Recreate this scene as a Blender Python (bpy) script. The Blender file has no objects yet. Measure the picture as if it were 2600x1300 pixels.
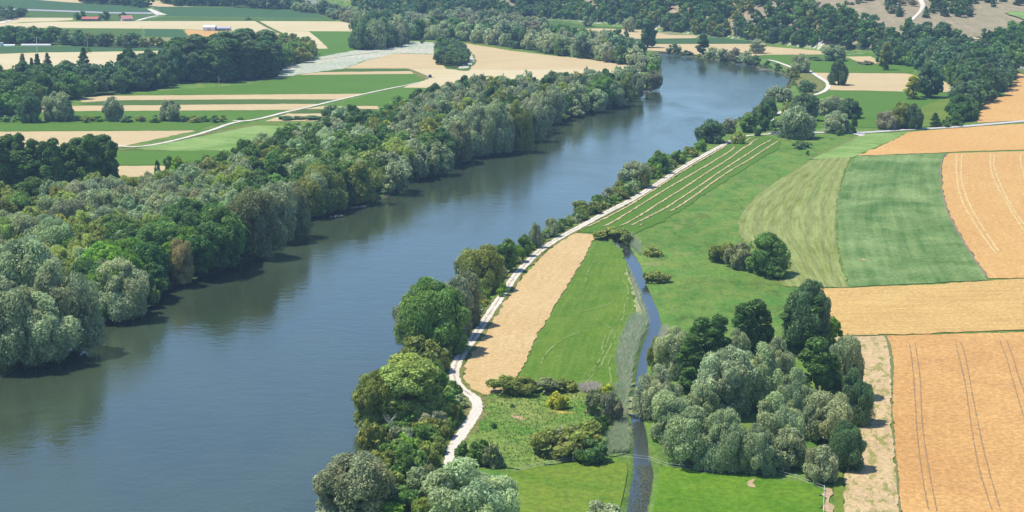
import bpy, bmesh, math, random
import numpy as np
from math import radians, sin, cos, tan, pi

SC = bpy.context.scene
COL = SC.collection
rng = np.random.default_rng(7)
random.seed(7)

# ------------------------------------------------------------------ camera
CAM_H, PITCH, FPX = 132.0, radians(11.5), 4500.0
cam_d = bpy.data.cameras.new("camera")
cam = bpy.data.objects.new("camera", cam_d)
COL.objects.link(cam)
cam.location = (0, 0, CAM_H)
cam.rotation_euler = (radians(90) - PITCH, 0, 0)
cam_d.sensor_width = 36.0
cam_d.lens = 36.0 * FPX / 2600.0
cam_d.clip_start = 1.0
cam_d.clip_end = 30000.0
SC.camera = cam

# ------------------------------------------------------------------ light
HAZE = 0.000095
SUN_EL, SUN_AZ = radians(65), radians(-80)      # azimuth measured from +Y towards +X
w = bpy.data.worlds.new("World")
SC.world = w
w.use_nodes = True
wn = w.node_tree.nodes
bg = wn["Background"]
sky = wn.new("ShaderNodeTexSky")
sky.sky_type = 'NISHITA'
sky.sun_disc = False
sky.sun_elevation = SUN_EL
sky.sun_rotation = SUN_AZ
sky.air_density = 1.0
sky.dust_density = 0
sky.ozone_density = 6.0
w.node_tree.links.new(sky.outputs[0], bg.inputs[0])
bg.inputs[1].default_value = 0.15
sd_ = bpy.data.lights.new("sun", 'SUN')
sd_.energy = 5.0
sd_.angle = radians(0.53)
sd_.color = (1.0, 0.94, 0.84)
sun = bpy.data.objects.new("sun", sd_)
COL.objects.link(sun)
_d = np.array([sin(SUN_AZ) * cos(SUN_EL), cos(SUN_AZ) * cos(SUN_EL), sin(SUN_EL)])
from mathutils import Vector
sun.rotation_euler = Vector(_d).to_track_quat('Z', 'Y').to_euler()
sun.location = (0, 500, 400)
vs = SC.view_settings
vs.view_transform = 'Standard'
vs.look = 'None'
vs.exposure = 0.27
vs.gamma = 1.0
vs.use_curve_mapping = False
SC.cycles.max_bounces = 5
SC.cycles.diffuse_bounces = 2
SC.cycles.glossy_bounces = 2
SC.cycles.transmission_bounces = 2
SC.cycles.volume_bounces = 0
SC.cycles.transparent_max_bounces = 4
SC.cycles.caustics_reflective = False
SC.cycles.caustics_refractive = False

# ------------------------------------------------------------------ survey: photo point -> point on the terrain
ST, CT = sin(PITCH), cos(PITCH)
def ray(px, py):
    dx, dy = (px - 1300) / FPX, (650 - py) / FPX
    return np.array([dx, CT + dy * ST, -ST + dy * CT])
def flat(px, py, z=0.0):
    d = ray(px, py)
    t = (z - CAM_H) / d[2]
    return np.array([d[0] * t, d[1] * t])
FOOT = np.array([flat(*p) for p in [(-600, -90), (600, -70), (760, -30), (830, -2), (930, 20), (1100, 34), (1250, 42), (1345, 44),
    (1500, 56), (1600, 70), (1810, 92), (1900, 102), (2000, 116), (2090, 128), (2200, 136), (2330, 150), (2450, 153), (2620, 150), (3600, 150)]])
def hill(x, y):
    x = np.asarray(x, float); y = np.asarray(y, float)
    d = (y - np.interp(x, FOOT[:, 0], FOOT[:, 1])) * 0.93
    d = np.maximum(d, 0)
    A = np.interp(x, [-600, -250, 150, 270, 340, 420], [0.5, 1, 1, .8, .3, .1])
    h = A * 24 * (1 - np.exp(-d / 38.0)) + 0.15 * d * (1 - np.exp(-d / 25))
    h = h + np.minimum(d / 60, 1) * 2.2 * np.sin(x / 41.0) * np.sin(y / 57.0)
    return np.where(d > 0, 88 * (1 - np.exp(-np.maximum(h, 0) / 88)), 0.0)
def P(px, py):
    d = ray(px, py)
    t1 = -CAM_H / d[2] if d[2] < -1e-4 else 6000.0
    t1 = min(t1, 6000)
    X, Y = d[0] * t1, d[1] * t1
    if Y > 1150:
        ts = np.arange(1000.0, t1, 3.0)
        if len(ts):
            h = hill(d[0] * ts, d[1] * ts)
            zz = CAM_H + d[2] * ts
            k = np.nonzero(zz <= h)[0]
            if len(k) and h[k[0]] > 0.02:
                t = ts[k[0]]
                return np.array([d[0] * t, d[1] * t, float(h[k[0]])])
    return np.array([X, Y, 0.0])
def top_z(x, y, py):
    """height at which a vertical line at x,y meets photo row py"""
    v = (650 - py) / FPX
    return CAM_H + y * (-ST + v * CT) / (CT + v * ST)
def scale_at(x, y, z=0.0):
    zc = y * CT + (CAM_H - z) * ST
    return FPX / zc                                  # photo px per metre
def Z(ox, oy, k):
    return lambda pts: [(ox + a * k, oy + b * k) for a, b in pts]
K4, K6 = 650 / 2576, 400 / 2576
R1, R2, R3, R4 = Z(0, 0, K4), Z(650, 0, K4), Z(1300, 0, K4), Z(1950, 0, K4)
S1, S3, S4 = Z(0, 325, K4), Z(1300, 325, K4), Z(1950, 325, K4)
T0, T2, T3, T4 = Z(0, 600, K4), Z(780, 650, K4), Z(1300, 650, K4), Z(1950, 650, K4)
U2, U3, U4 = Z(780, 975, K4), Z(1300, 975, K4), Z(1950, 975, K4)
D = Z(0, 0, 1.0093)

# ------------------------------------------------------------------ tags
def tag(o, label=None, cat=None, group=None, kind=None):
    if label: o['label'] = label
    if cat: o['category'] = cat
    if group: o['group'] = group
    if kind: o['kind'] = kind
    return o
def link(name, me, parent=None):
    o = bpy.data.objects.new(name, me)
    COL.objects.link(o)
    if parent: o.parent = parent
    return o
def empty(name, loc, rz=0.0):
    o = bpy.data.objects.new(name, None)
    COL.objects.link(o)
    o.location = loc
    o.rotation_euler = (0, 0, rz)
    o.empty_display_size = 0.5
    return o

# ------------------------------------------------------------------ node helper
class N:
    def __init__(s, name):
        s.m = bpy.data.materials.new(name)
        s.m.use_nodes = True
        s.t = s.m.node_tree
        s.n = s.t.nodes
        s.b = s.n["Principled BSDF"]
        s.out = s.n["Material Output"]
        s.b.inputs["Roughness"].default_value = 0.95
        s.b.inputs["Specular IOR Level"].default_value = 0.15
    def L(s, a, b): s.t.links.new(a, b)
    def put(s, sock, v):
        if hasattr(v, 'is_output'): s.L(v, sock)
        else: sock.default_value = v if not isinstance(v, tuple) or len(v) != 3 or sock.type != 'RGBA' else (*v, 1)
    def math(s, op, a, b=0.0, c=0.0, clamp=False):
        x = s.n.new("ShaderNodeMath"); x.operation = op; x.use_clamp = clamp
        s.put(x.inputs[0], a); s.put(x.inputs[1], b); s.put(x.inputs[2], c)
        return x.outputs[0]
    def pos(s):
        return s.n.new("ShaderNodeNewGeometry").outputs["Position"]
    def uv(s):
        return s.n.new("ShaderNodeUVMap").outputs[0]
    def mapping(s, v, scale=(1, 1, 1), rot=0.0, loc=(0, 0, 0)):
        x = s.n.new("ShaderNodeMapping")
        s.L(v, x.inputs[0]); x.inputs["Scale"].default_value = scale
        x.inputs["Rotation"].default_value = (0, 0, rot); x.inputs["Location"].default_value = loc
        return x.outputs[0]
    def noise(s, v, scale, detail=3, rough=0.55, dist=0.0):
        x = s.n.new("ShaderNodeTexNoise")
        s.L(v, x.inputs["Vector"]); x.inputs["Scale"].default_value = scale
        x.inputs["Detail"].default_value = detail; x.inputs["Roughness"].default_value = rough
        x.inputs["Distortion"].default_value = dist
        return x.outputs["Fac"]
    def ramp(s, f, a, b):
        x = s.n.new("ShaderNodeMapRange"); x.clamp = True
        s.L(f, x.inputs[0]); x.inputs[1].default_value = a; x.inputs[2].default_value = b
        return x.outputs[0]
    def mix(s, f, a, b, mode='MIX'):
        x = s.n.new("ShaderNodeMix"); x.data_type = 'RGBA'; x.blend_type = mode
        s.put(x.inputs[0], f); s.put(x.inputs[6], a); s.put(x.inputs[7], b)
        return x.outputs[2]
    def gain(s, c, f, lo, hi):
        """colour times a factor that runs lo..hi as f runs 0..1"""
        g = s.math('MULTIPLY_ADD', f, hi - lo, lo)
        x = s.n.new("ShaderNodeVectorMath"); x.operation = 'SCALE'
        s.L(c, x.inputs[0]); s.L(g, x.inputs[3])
        return x.outputs[0]
    def bump(s, h, strength, dist=0.3):
        x = s.n.new("ShaderNodeBump")
        x.inputs["Strength"].default_value = strength; x.inputs["Distance"].default_value = dist
        s.L(h, x.inputs["Height"]); s.L(x.outputs[0], s.b.inputs["Normal"])
    def color(s, c): s.put(s.b.inputs["Base Color"], c)

def simple(name, c, rough=0.8, var=0.25, scale=1.5, metal=0.0, spec=0.3):
    n = N(name)
    v = n.noise(n.pos(), scale, 3)
    n.color(n.gain(n.mix(0.0, c, c), v, 1 - var, 1 + var))
    n.b.inputs["Roughness"].default_value = rough
    n.b.inputs["Metallic"].default_value = metal
    n.b.inputs["Specular IOR Level"].default_value = spec
    return n.m

def field_mat(name, c1, c2, uv=False, rot=0.0, sx=3.0, stripe=0.5, patch=0.5, patch_scale=0.03, fine=0.25, fleck=None, fleck_t=0.62, rows=None, rowamt=.3, fine_scale=0.8, warp=0.0):
    """c1 -> c2 by broad patches; streaks along the working direction; fine grain"""
    n = N(name)
    v = n.uv() if uv else n.mapping(n.pos(), rot=rot)
    ps = n.pos()
    pt = n.noise(ps, patch_scale, 4, 0.6, 0.4)
    pt = n.ramp(pt, 0.36, 0.64)
    st = n.noise(n.mapping(v, scale=(1 / sx, 1 / (sx * 22), 1)), 1.0, 3, 0.65, warp)
    st = n.ramp(st, 0.32, 0.68)
    f = n.math('ADD', n.math('MULTIPLY', pt, patch), n.math('MULTIPLY', st, stripe), clamp=True)
    c = n.mix(f, c1, c2)
    if rows:
        sp = n.n.new("ShaderNodeSeparateXYZ"); n.L(v, sp.inputs[0])
        wv = n.math('SINE', n.math('ADD', n.math('MULTIPLY', sp.outputs[0], 2 * pi / rows), n.math('MULTIPLY', n.noise(n.mapping(v, scale=(.1, .02, 1)), 1.0, 2), 9.0)))
        c = n.gain(c, n.math('MULTIPLY_ADD', wv, .5, .5), 1 - rowamt, 1 + rowamt)
    g = n.noise(ps, fine_scale, 4, 0.75)
    g = n.ramp(g, 0.36, 0.64)
    c = n.gain(c, g, 1 - fine, 1 + fine)
    if fleck:
        h = n.noise(n.mapping(v, scale=(.35, .12, 1)), 1.0, 5, 0.7)
        h = n.ramp(h, fleck_t, fleck_t + 0.06)
        c = n.mix(n.math('MULTIPLY', h, 0.75), c, fleck)
    n.color(c)
    n.bump(g, 0.5, 0.4)
    return n.m

# ------------------------------------------------------------------ polygons and ribbons on the terrain
def resample(pts, step, close=False):
    pts = np.asarray(pts, float)
    if close: pts = np.vstack([pts, pts[:1]])
    seg = np.linalg.norm(np.diff(pts[:, :2], axis=0), axis=1)
    s = np.concatenate([[0], np.cumsum(seg)])
    n = max(3, int(s[-1] / step))
    q = np.linspace(0, s[-1], n + 1)
    if close: q = q[:-1]
    return np.stack([np.interp(q, s, pts[:, k]) for k in range(pts.shape[1])], 1)
def smooth(pts, it=2):
    pts = np.asarray(pts, float)
    for _ in range(it):
        a, b = pts[:-1], pts[1:]
        q = np.empty((2 * len(a), pts.shape[1]))
        q[0::2] = .75 * a + .25 * b; q[1::2] = .25 * a + .75 * b
        pts = np.vstack([pts[:1], q, pts[-1:]])
    return pts
def mesh_np(name, co, faces, mat=None, uvs=None):
    me = bpy.data.meshes.new(name)
    me.from_pydata([tuple(map(float, c)) for c in co], [], faces)
    if uvs is not None:
        l = me.uv_layers.new(name="UVMap")
        idx = np.empty(len(me.loops), int); me.loops.foreach_get("vertex_index", idx)
        l.data.foreach_set("uv", np.asarray(uvs, np.float32)[idx].ravel())
    if mat: me.materials.append(mat)
    return me
LAYER = [0.02]
def layer():
    LAYER[0] += 0.003
    return LAYER[0]
def area(name, px, mat, step=3.0, jit=0.5, world=None, z=None):
    pts = np.array([P(*p)[:2] for p in px]) if world is None else np.asarray(world)
    y = pts[:, 1].mean()
    step = max(step, y / 250)
    q = resample(pts, step, close=True)
    q = q + rng.normal(0, jit, q.shape)
    if abs(q[:, 0]).min() < 90 and q[:, 1].min() < 760 and name not in ('river', 'far_water'):
        cd = resample(CREEK, .5)
        for i_ in range(len(q)):
            d_ = np.hypot(*(cd - q[i_]).T); k_ = int(d_.argmin())
            if d_[k_] < 3.7: q[i_] = cd[k_] + (q[i_] - cd[k_]) / (d_[k_] + 1e-6) * 3.7
    zz = hill(q[:, 0], q[:, 1]) + (layer() if z is None else z)
    bm = bmesh.new()
    vs = [bm.verts.new((a, b, c)) for (a, b), c in zip(q, zz)]
    f = bm.faces.new(vs)
    f.normal_update()
    if f.normal.z < 0: f.normal_flip()
    bmesh.ops.triangulate(bm, faces=[f])
    me = bpy.data.meshes.new(name)
    bm.to_mesh(me); bm.free()
    me.materials.append(mat)
    o = link(name, me)
    o['kind'] = 'structure'
    return o
def loft(name, left, right, mat, nr=60, nc=10, jit=0.3):
    L = resample(smooth([P(*p)[:2] for p in left], 2), .5); R = resample(smooth([P(*p)[:2] for p in right], 2), .5)
    ii = lambda A: A[np.linspace(0, len(A) - 1, nr + 1).astype(int)]
    L, R = ii(L), ii(R)
    zz = layer()
    t = np.linspace(0, 1, nc + 1)
    G = L[:, None] * (1 - t)[None, :, None] + R[:, None] * t[None, :, None]
    G[:, 0] += rng.normal(0, jit, (nr + 1, 2)); G[:, -1] += rng.normal(0, jit, (nr + 1, 2))
    G[0] += rng.normal(0, jit, (nc + 1, 2)); G[-1] += rng.normal(0, jit, (nc + 1, 2))
    W = np.linalg.norm(L - R, axis=1).mean(); H = np.linalg.norm(np.diff(L, axis=0), axis=1).sum()
    U = np.stack(np.broadcast_arrays(t[None, :] * W, np.linspace(0, H, nr + 1)[:, None]), 2)
    co = np.concatenate([G, np.full(G.shape[:2] + (1,), zz)], 2).reshape(-1, 3)
    k = lambda i, j: i * (nc + 1) + j
    fs = [(k(i, j), k(i, j + 1), k(i + 1, j + 1), k(i + 1, j)) for i in range(nr) for j in range(nc)]
    me = mesh_np(name, co, fs, mat, U.reshape(-1, 2))
    o = link(name, me); o['kind'] = 'structure'
    return o
def ribbon(name, px, width, mat, z=None, step=3.0, jit=0.12, world=None, kind='structure', crown=0.0, taper=False, it=2):
    c = np.array([P(*p)[:2] for p in px]) if world is None else np.asarray(world)
    c = resample(smooth(c, it), step)
    tg = np.gradient(c, axis=0); tg /= np.linalg.norm(tg, axis=1)[:, None] + 1e-9
    nm = np.stack([-tg[:, 1], tg[:, 0]], 1)
    wd = np.full(len(c), width / 2.0) if np.isscalar(width) else np.interp(np.linspace(0, 1, len(c)), np.linspace(0, 1, len(width)), np.array(width)) / 2
    if taper: wd = wd * np.clip(np.minimum(np.arange(len(c)), np.arange(len(c))[::-1]) / 4, 0.15, 1)
    offs = [-1, -.5, 0, .5, 1] if crown else [-1, 0, 1]
    zl = layer() if z is None else z
    rows = []
    for a in offs:
        q = c + nm * (wd * a)[:, None] + (rng.normal(0, jit, c.shape) if abs(a) == 1 else 0)
        zz = hill(q[:, 0], q[:, 1]) + zl + crown * (1 - a * a) * (1 + rng.normal(0, .08, len(c)) * (crown > 0))
        rows.append(np.column_stack([q, zz]))
    n, m = len(c), len(offs)
    co = np.stack(rows, 1).reshape(-1, 3)
    s = np.concatenate([[0], np.cumsum(np.linalg.norm(np.diff(c, axis=0), axis=1))])
    U = np.stack(np.broadcast_arrays(np.array(offs)[None, :] * np.mean(wd), s[:, None]), 2).reshape(-1, 2)
    fs = [(i * m + j + 1, i * m + j, (i + 1) * m + j, (i + 1) * m + j + 1) for i in range(n - 1) for j in range(m - 1)]
    me = mesh_np(name, co, fs, mat, U)
    o = link(name, me)
    if kind: o['kind'] = kind
    return o
def seg_dist(x, y, pts, closed=False):
    """distance from points to a polyline, and crossing parity for a closed one"""
    pts = np.asarray(pts, float)
    if closed: pts = np.vstack([pts, pts[:1]])
    best = np.full(x.shape, 1e9); inside = np.zeros(x.shape, bool)
    for (ax, ay), (bx, by) in zip(pts[:-1, :2], pts[1:, :2]):
        vx, vy = bx - ax, by - ay
        t = np.clip(((x - ax) * vx + (y - ay) * vy) / (vx * vx + vy * vy + 1e-9), 0, 1)
        best = np.minimum(best, np.hypot(x - ax - t * vx, y - ay - t * vy))
        if closed:
            c = (ay > y) != (by > y)
            with np.errstate(divide='ignore', invalid='ignore'):
                inside ^= c & (x < (bx - ax) * (y - ay) / (by - ay + 1e-12) + ax)
    return best, inside
# ------------------------------------------------------------------ river and creek courses
RIVER_PX = ([(-420, 1240), (-120, 1040), (0, 968), (70, 923), (160, 868), (225, 832), (257, 820), (313, 817), (378, 777), (416, 739), (436, 726), (502, 708), (605, 673),
    (650, 658), (751, 600), (789, 552), (837, 544), (890, 522), (953, 512), (1013, 489), (1054, 459), (1117, 443), (1167, 418), (1192, 403),
    (1296, 388), (1350, 360), (1381, 345), (1395, 318), (1439, 299), (1487, 291), (1537, 280), (1578, 267), (1593, 250), (1646, 232), (1673, 225),
    (1682, 200), (1679, 170), (1673, 156), (1655, 140), (1668, 133), (1739, 141), (1764, 146), (1830, 154), (1905, 166), (1921, 174), (1950, 178),
    (1980, 187), (2008, 202), (2005, 222), (1968, 233), (1941, 244), (1918, 280), (1855, 316), (1790, 345), (1767, 365), (1700, 412), (1640, 445),
    (1578, 480), (1548, 508), (1455, 562), (1423, 580), (1365, 612), (1310, 655), (1262, 690), (1195, 745), (1130, 820), (1075, 885), (1035, 935),
    (990, 985), (945, 1080), (922, 1120), (905, 1180), (870, 1240), (850, 1300), (835, 1420), (820, 1600), (-420, 1600)])
WATER_Z, CREEK_Z = -1.2, -0.42
RIVER = smooth(np.array([flat(px, py, WATER_Z) for px, py in RIVER_PX]), 1)
CREEK_PX = [(1576, 616), (1585, 628), (1597, 650), (1612, 675), (1622, 700), (1632, 726), (1640, 745), (1647, 766), (1658, 791), (1664, 822), (1657, 849),
    (1646, 872), (1637, 902), (1631, 935), (1625, 975), (1617, 1025), (1617, 1063), (1622, 1088), (1627, 1121), (1627, 1151), (1632, 1180), (1634, 1202),
    (1628, 1240), (1622, 1272), (1616, 1300), (1612, 1345), (1600, 1420)]
CREEK_W = [w_ - .1 for w_ in [5.0, 4.6, 4.2, 4.0, 3.2, 2.6, 2.8, 3.0, 3.2, 3.4, 3.2, 2.8, 2.6, 2.4, 2.2, 2.6, 2.8, 3.0, 3.2, 3.4, 3.8, 4.2, 4.4, 4.2, 4.0, 4.0, 4.0]]
CREEK = np.array([flat(*p, -0.2) for p in CREEK_PX])

def ground_z(x, y):
    z = hill(x, y)
    d, ins = seg_dist(x, y, RIVER, True)
    sd = np.where(ins, -d, d) + 0.8 * np.sin(x / 7.3) * np.sin(y / 9.1)
    t = np.clip((3.5 - sd) / 6.0, 0, 1)
    z = z - 2.6 * t * t * (3 - 2 * t)
    near = (np.abs(x) < 120) & (y < 900)
    dc = np.full(x.shape, 99.0)
    if near.any():
        xs, ys = x[near], y[near]
        best = np.full(xs.shape, 99.0)
        for i in range(len(CREEK) - 1):
            (ax, ay), (bx, by) = CREEK[i], CREEK[i + 1]
            vx, vy = bx - ax, by - ay
            tt = np.clip(((xs - ax) * vx + (ys - ay) * vy) / (vx * vx + vy * vy), 0, 1)
            w_ = CREEK_W[i] * (1 - tt) + CREEK_W[i + 1] * tt
            best = np.minimum(best, np.hypot(xs - ax - tt * vx, ys - ay - tt * vy) - w_ / 2)
        dc[near] = best
    t = np.clip((1.7 - dc) / 3.2, 0, 1)
    z = z - 0.95 * t * t * (3 - 2 * t)
    return z

def build_ground():
    ys = np.concatenate([np.linspace(20, 300, 9)[:-1], 300 * 1.0043 ** np.arange(0, 560), ])
    ys = np.concatenate([ys, np.geomspace(ys[-1] * 1.02, 7800, 30)])
    uo = np.geomspace(.36, 1.1, 14)
    us = np.concatenate([-uo[::-1], np.arange(-.352, .353, .0023), uo])
    X = ys[:, None] * us[None, :]; Y = np.broadcast_to(ys[:, None], X.shape)
    Zg = ground_z(X.ravel(), Y.ravel().copy())
    co = np.column_stack([X.ravel(), Y.ravel(), Zg])
    nr, nc = X.shape
    i = np.arange((nr - 1) * (nc - 1)); r, c = i // (nc - 1), i % (nc - 1)
    a = r * nc + c
    q = np.column_stack([a, a + 1, a + nc + 1, a + nc]).astype(np.int32)
    me = bpy.data.meshes.new("ground")
    me.vertices.add(len(co)); me.vertices.foreach_set("co", co.ravel())
    me.loops.add(q.size); me.loops.foreach_set("vertex_index", q.ravel())
    me.polygons.add(len(q)); me.polygons.foreach_set("loop_start", np.arange(0, q.size, 4, dtype=np.int32))
    me.polygons.foreach_set("use_smooth", np.ones(len(q), bool))
    me.update(calc_edges=True)
    n = N("rough_grass")
    ps = n.pos()
    big = n.ramp(n.noise(ps, 0.018, 4, .6, .6), .38, .62)
    mid = n.ramp(n.noise(n.mapping(ps, scale=(1, .55, 1)), 0.11, 5, .65), .36, .66)
    fin = n.ramp(n.noise(n.mapping(ps, scale=(1, .6, 1)), 0.7, 5, .75), .36, .64)
    pat = n.ramp(n.noise(n.mapping(ps, scale=(1, .45, 1)), .16, 4, .7, .5), .52, .66)
    c = n.mix(big, (.064, .170, .020), (.105, .225, .034))
    c = n.mix(n.math('MULTIPLY', mid, .6), c, (0.221, 0.256, 0.053))
    c = n.gain(c, pat, 1.0, .68)
    br = n.ramp(n.noise(ps, 0.05, 5, .65), .60, .70)
    c = n.mix(n.math('MULTIPLY', br, .55), c, (0.260, 0.240, 0.100))
    sp = n.n.new("ShaderNodeSeparateXYZ"); n.L(ps, sp.inputs[0])
    dry = n.mix(mid, (0.360, 0.285, 0.180), (0.250, 0.225, 0.120))
    dry = n.mix(n.math('MULTIPLY', br, .6), dry, (0.300, 0.210, 0.140))
    c = n.mix(n.ramp(sp.outputs[2], 1.0, 6.0), c, dry)
    mud = n.mix(mid, (0.130, 0.110, 0.070), (0.075, 0.085, 0.040))
    c = n.mix(n.ramp(sp.outputs[2], -.25, -.75), c, mud)
    c = n.gain(c, fin, .78, 1.22)
    n.color(c); n.bump(fin, .6, .5)
    me.materials.append(n.m)
    o = link("ground", me); o['kind'] = 'structure'
build_ground()

# ------------------------------------------------------------------ water
def water_mat(name, base, rough, s1, s2, strength, stretch=(1, .45, 1)):
    n = N(name)
    n.b.inputs["Specular IOR Level"].default_value = 0.5
    n.b.inputs["IOR"].default_value = 1.7
    ps = n.pos()
    pt = n.ramp(n.noise(n.mapping(ps, scale=(1, .35, 1), rot=.5), .022, 4, .6, .8), .35, .68)
    n.color(n.gain(n.mix(0, base, base), pt, .85, 1.15))
    n.put(n.b.inputs["Roughness"], n.math('MULTIPLY_ADD', pt, .16, rough))
    a = n.noise(n.mapping(ps, scale=stretch), s1, 3, .6)
    b = n.noise(n.mapping(ps, scale=(.6, 1, 1), rot=.4), s2, 3, .6, .5)
    h = n.math('ADD', n.math('MULTIPLY', a, n.math('MULTIPLY_ADD', pt, .6, .4)), n.math('MULTIPLY', b, 1.1))
    n.bump(h, strength, 1.0)
    return n.m
M_WATER = water_mat("river_water", (0.040, 0.058, 0.030), .055, 1.1, .22, .09)
M_CREEK = water_mat("creek_water", (0.035, 0.045, 0.040), .04, 1.5, .5, .03)
def offset_poly(p, d):
    q = resample(p, 12, True)
    t = np.roll(q, -1, 0) - np.roll(q, 1, 0)
    t /= np.linalg.norm(t, axis=1)[:, None]
    n_ = np.stack([t[:, 1], -t[:, 0]], 1)
    A = 0.5 * np.sum(q[:, 0] * np.roll(q[:, 1], -1) - np.roll(q[:, 0], -1) * q[:, 1])
    return q + n_ * d * (1 if A > 0 else -1)
area("river", None, M_WATER, step=12, jit=0, world=offset_poly(RIVER, 3.2), z=WATER_Z)
ribbon("stream", CREEK_PX, [w_ + 1.3 for w_ in CREEK_W], M_CREEK, z=CREEK_Z, jit=0, world=CREEK)
area("far_water", [(738, -8), (806, -8), (806, 8), (786, 14), (742, 12)], M_WATER, z=.3, jit=1)

# ------------------------------------------------------------------ fields
tan1 = field_mat("stubble", (0.469, 0.357, 0.186), (0.541, 0.423, 0.227), stripe=.5, patch=.4, rot=radians(80), sx=3, fine=.12)
tan2 = field_mat("pale_stubble", (0.496, 0.406, 0.207), (0.577, 0.491, 0.303), stripe=.6, patch=.5, rot=radians(85), sx=6, fine=.1, patch_scale=.008)
olivef = field_mat("olive_field", (0.200, 0.220, 0.090), (0.260, 0.260, 0.120), stripe=.5, fine=.2)
orange = field_mat("ripe_wheat", (0.505, 0.284, 0.093), (0.559, 0.345, 0.124), stripe=.5, patch=.5, rot=radians(84), sx=2.2, fine=.16, patch_scale=.015, fine_scale=.5)
orange_uv = field_mat("wheat_rows", (0.478, 0.268, 0.090), (0.541, 0.332, 0.118), uv=True, stripe=.55, patch=.5, sx=1.6, fine=.18, patch_scale=.02, fine_scale=.6)
orange_n = field_mat("wheat_ripe_near", (0.451, 0.241, 0.084), (0.541, 0.319, 0.112), uv=True, stripe=.3, patch=.7, sx=1.2, fine=.2, patch_scale=.035, fine_scale=.7, fleck=(0.415, 0.259, 0.130), fleck_t=.66)
corn = field_mat("maize", (0.040, 0.105, 0.040), (0.057, 0.116, 0.030), stripe=.7, patch=.3, rot=radians(88), sx=2, fine=.2)
green1 = field_mat("green_crop", (0.071, 0.156, 0.014), (0.095, 0.188, 0.017), stripe=.5, patch=.4, rot=radians(86), sx=2.5, fine=.14)
green2 = field_mat("meadow_green", (0.099, 0.164, 0.017), (0.156, 0.208, 0.029), stripe=.5, patch=.6, rot=radians(70), sx=3, fine=.18, patch_scale=.04)
green3 = field_mat("dull_green", (0.062, 0.120, 0.021), (0.081, 0.140, 0.025), stripe=.5, patch=.5, rot=radians(86), sx=3, fine=.15)
lime = field_mat("light_parcel", (.080, .190, .016), (.24, .34, .10), stripe=.8, patch=.6, rot=radians(-60), sx=2.4, fine=.2, patch_scale=.035)
reedg = field_mat("reed_ground", (0.539, 0.473, 0.377), (0.330, 0.380, 0.270), stripe=.7, patch=.6, rot=radians(70), sx=3, fine=.35, patch_scale=.03, fine_scale=.35)
gravel = field_mat("gravel", (0.577, 0.510, 0.402), (0.740, 0.690, 0.620), uv=True, stripe=.5, patch=.5, sx=.5, fine=.14, fine_scale=2.5)
asphalt = field_mat("asphalt", (0.200, 0.200, 0.215), (0.250, 0.250, 0.270), stripe=.4, patch=.4, fine=.1)
tarmac = field_mat("pale_road", (0.460, 0.440, 0.430), (0.540, 0.520, 0.500), stripe=.4, patch=.4, fine=.1)
verge = field_mat("verge", (0.210, 0.200, 0.075), (0.123, 0.144, 0.019), uv=True, stripe=.4, patch=.6, fine=.3, patch_scale=.1)
hay = field_mat("hay", (.46, .36, .18), (.55, .44, .25), uv=True, stripe=.4, patch=.5, fine=.3, patch_scale=.15)
soil = field_mat("bare_soil", (0.391, 0.264, 0.155), (0.469, 0.348, 0.200), patch=.6, stripe=.3, fine=.25)
drysl = field_mat("dry_slope", (0.340, 0.260, 0.180), (0.250, 0.200, 0.130), patch=.8, stripe=.2, fine=.25, patch_scale=.03)
rock = field_mat("rock_scar", (0.405, 0.303, 0.172), (0.330, 0.240, 0.180), patch=.8, stripe=.2, fine=.35, patch_scale=.1)

# far left plain
area("green_field", R1([(-300, 285), (1440, 290), (1440, 378), (1240, 392), (640, 372), (-300, 372)]), green3)
area("maize_field", R1([(-300, -60), (0, 0), (360, -2), (1000, 38), (1250, 52), (1500, 88), (1530, 123), (1100, 128), (200, 86), (-300, 84)]), corn)
area("stubble_field", R1([(330, -4), (860, -4), (1010, 32), (1000, 40), (640, 20)]), tan1, jit=.8)
area("lilac_strip", R1([(-300, 80), (200, 88), (1100, 122), (1545, 126), (1535, 138), (1100, 134), (200, 101), (-300, 95)]), field_mat("phacelia", (0.340, 0.300, 0.380), (0.400, 0.360, 0.420)))
area("green_field", R1([(-300, 100), (200, 103), (1100, 137), (1535, 140), (1590, 150), (1380, 210), (1000, 216), (730, 187), (230, 176), (-300, 176)]), green3)
area("stubble_field", R1([(-300, 185), (190, 178), (735, 180), (740, 200), (500, 215), (240, 222), (60, 242), (-300, 250)]), tan2)
area("pale_field", R1([(-300, 262), (60, 240), (500, 219), (1000, 216), (1400, 213), (2625, 213), (2660, 216), (2900, 320), (2860, 322), (2500, 318), (2100, 306), (1850, 292), (1440, 288), (90, 277), (-300, 280)]), tan2)
area("maize_field", R1([(1452, 291), (1835, 296), (1868, 340), (1905, 368), (1845, 377), (1452, 371)]), corn)
area("olive_field", R1([(1220, 378), (1850, 380), (1780, 470), (1480, 480), (1200, 420)]), olivef)
area("wheat_field", R1([(1852, 297), (2100, 310), (2400, 321), (2620, 322), (2620, 345), (2300, 420), (1980, 420), (1900, 365)]), orange)
area("maize_field", R1([(-300, 478), (0, 470), (600, 465), (1750, 478), (1750, 505), (850, 521), (380, 525), (-300, 550)]), corn)
area("pale_field", R1([(-300, 555), (0, 543), (380, 529), (850, 524), (1720, 510), (1740, 600), (1000, 700), (-300, 700)]), tan2)
area("maize_field", R1([(1530, 68), (2000, 72), (2576, 80), (2576, 88), (3050, 108), (3300, 180), (2576, 177), (1660, 162), (1600, 105)]), corn)
area("green_field", R1([(1650, 166), (2576, 181), (3350, 185), (3400, 212), (2576, 209), (1410, 209)]), green3)
area("stubble_field", R1([(1250, 30), (1500, 8), (1640, 8), (1700, 45), (1920, 66), (1560, 68), (1500, 60)]), tan1)
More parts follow.
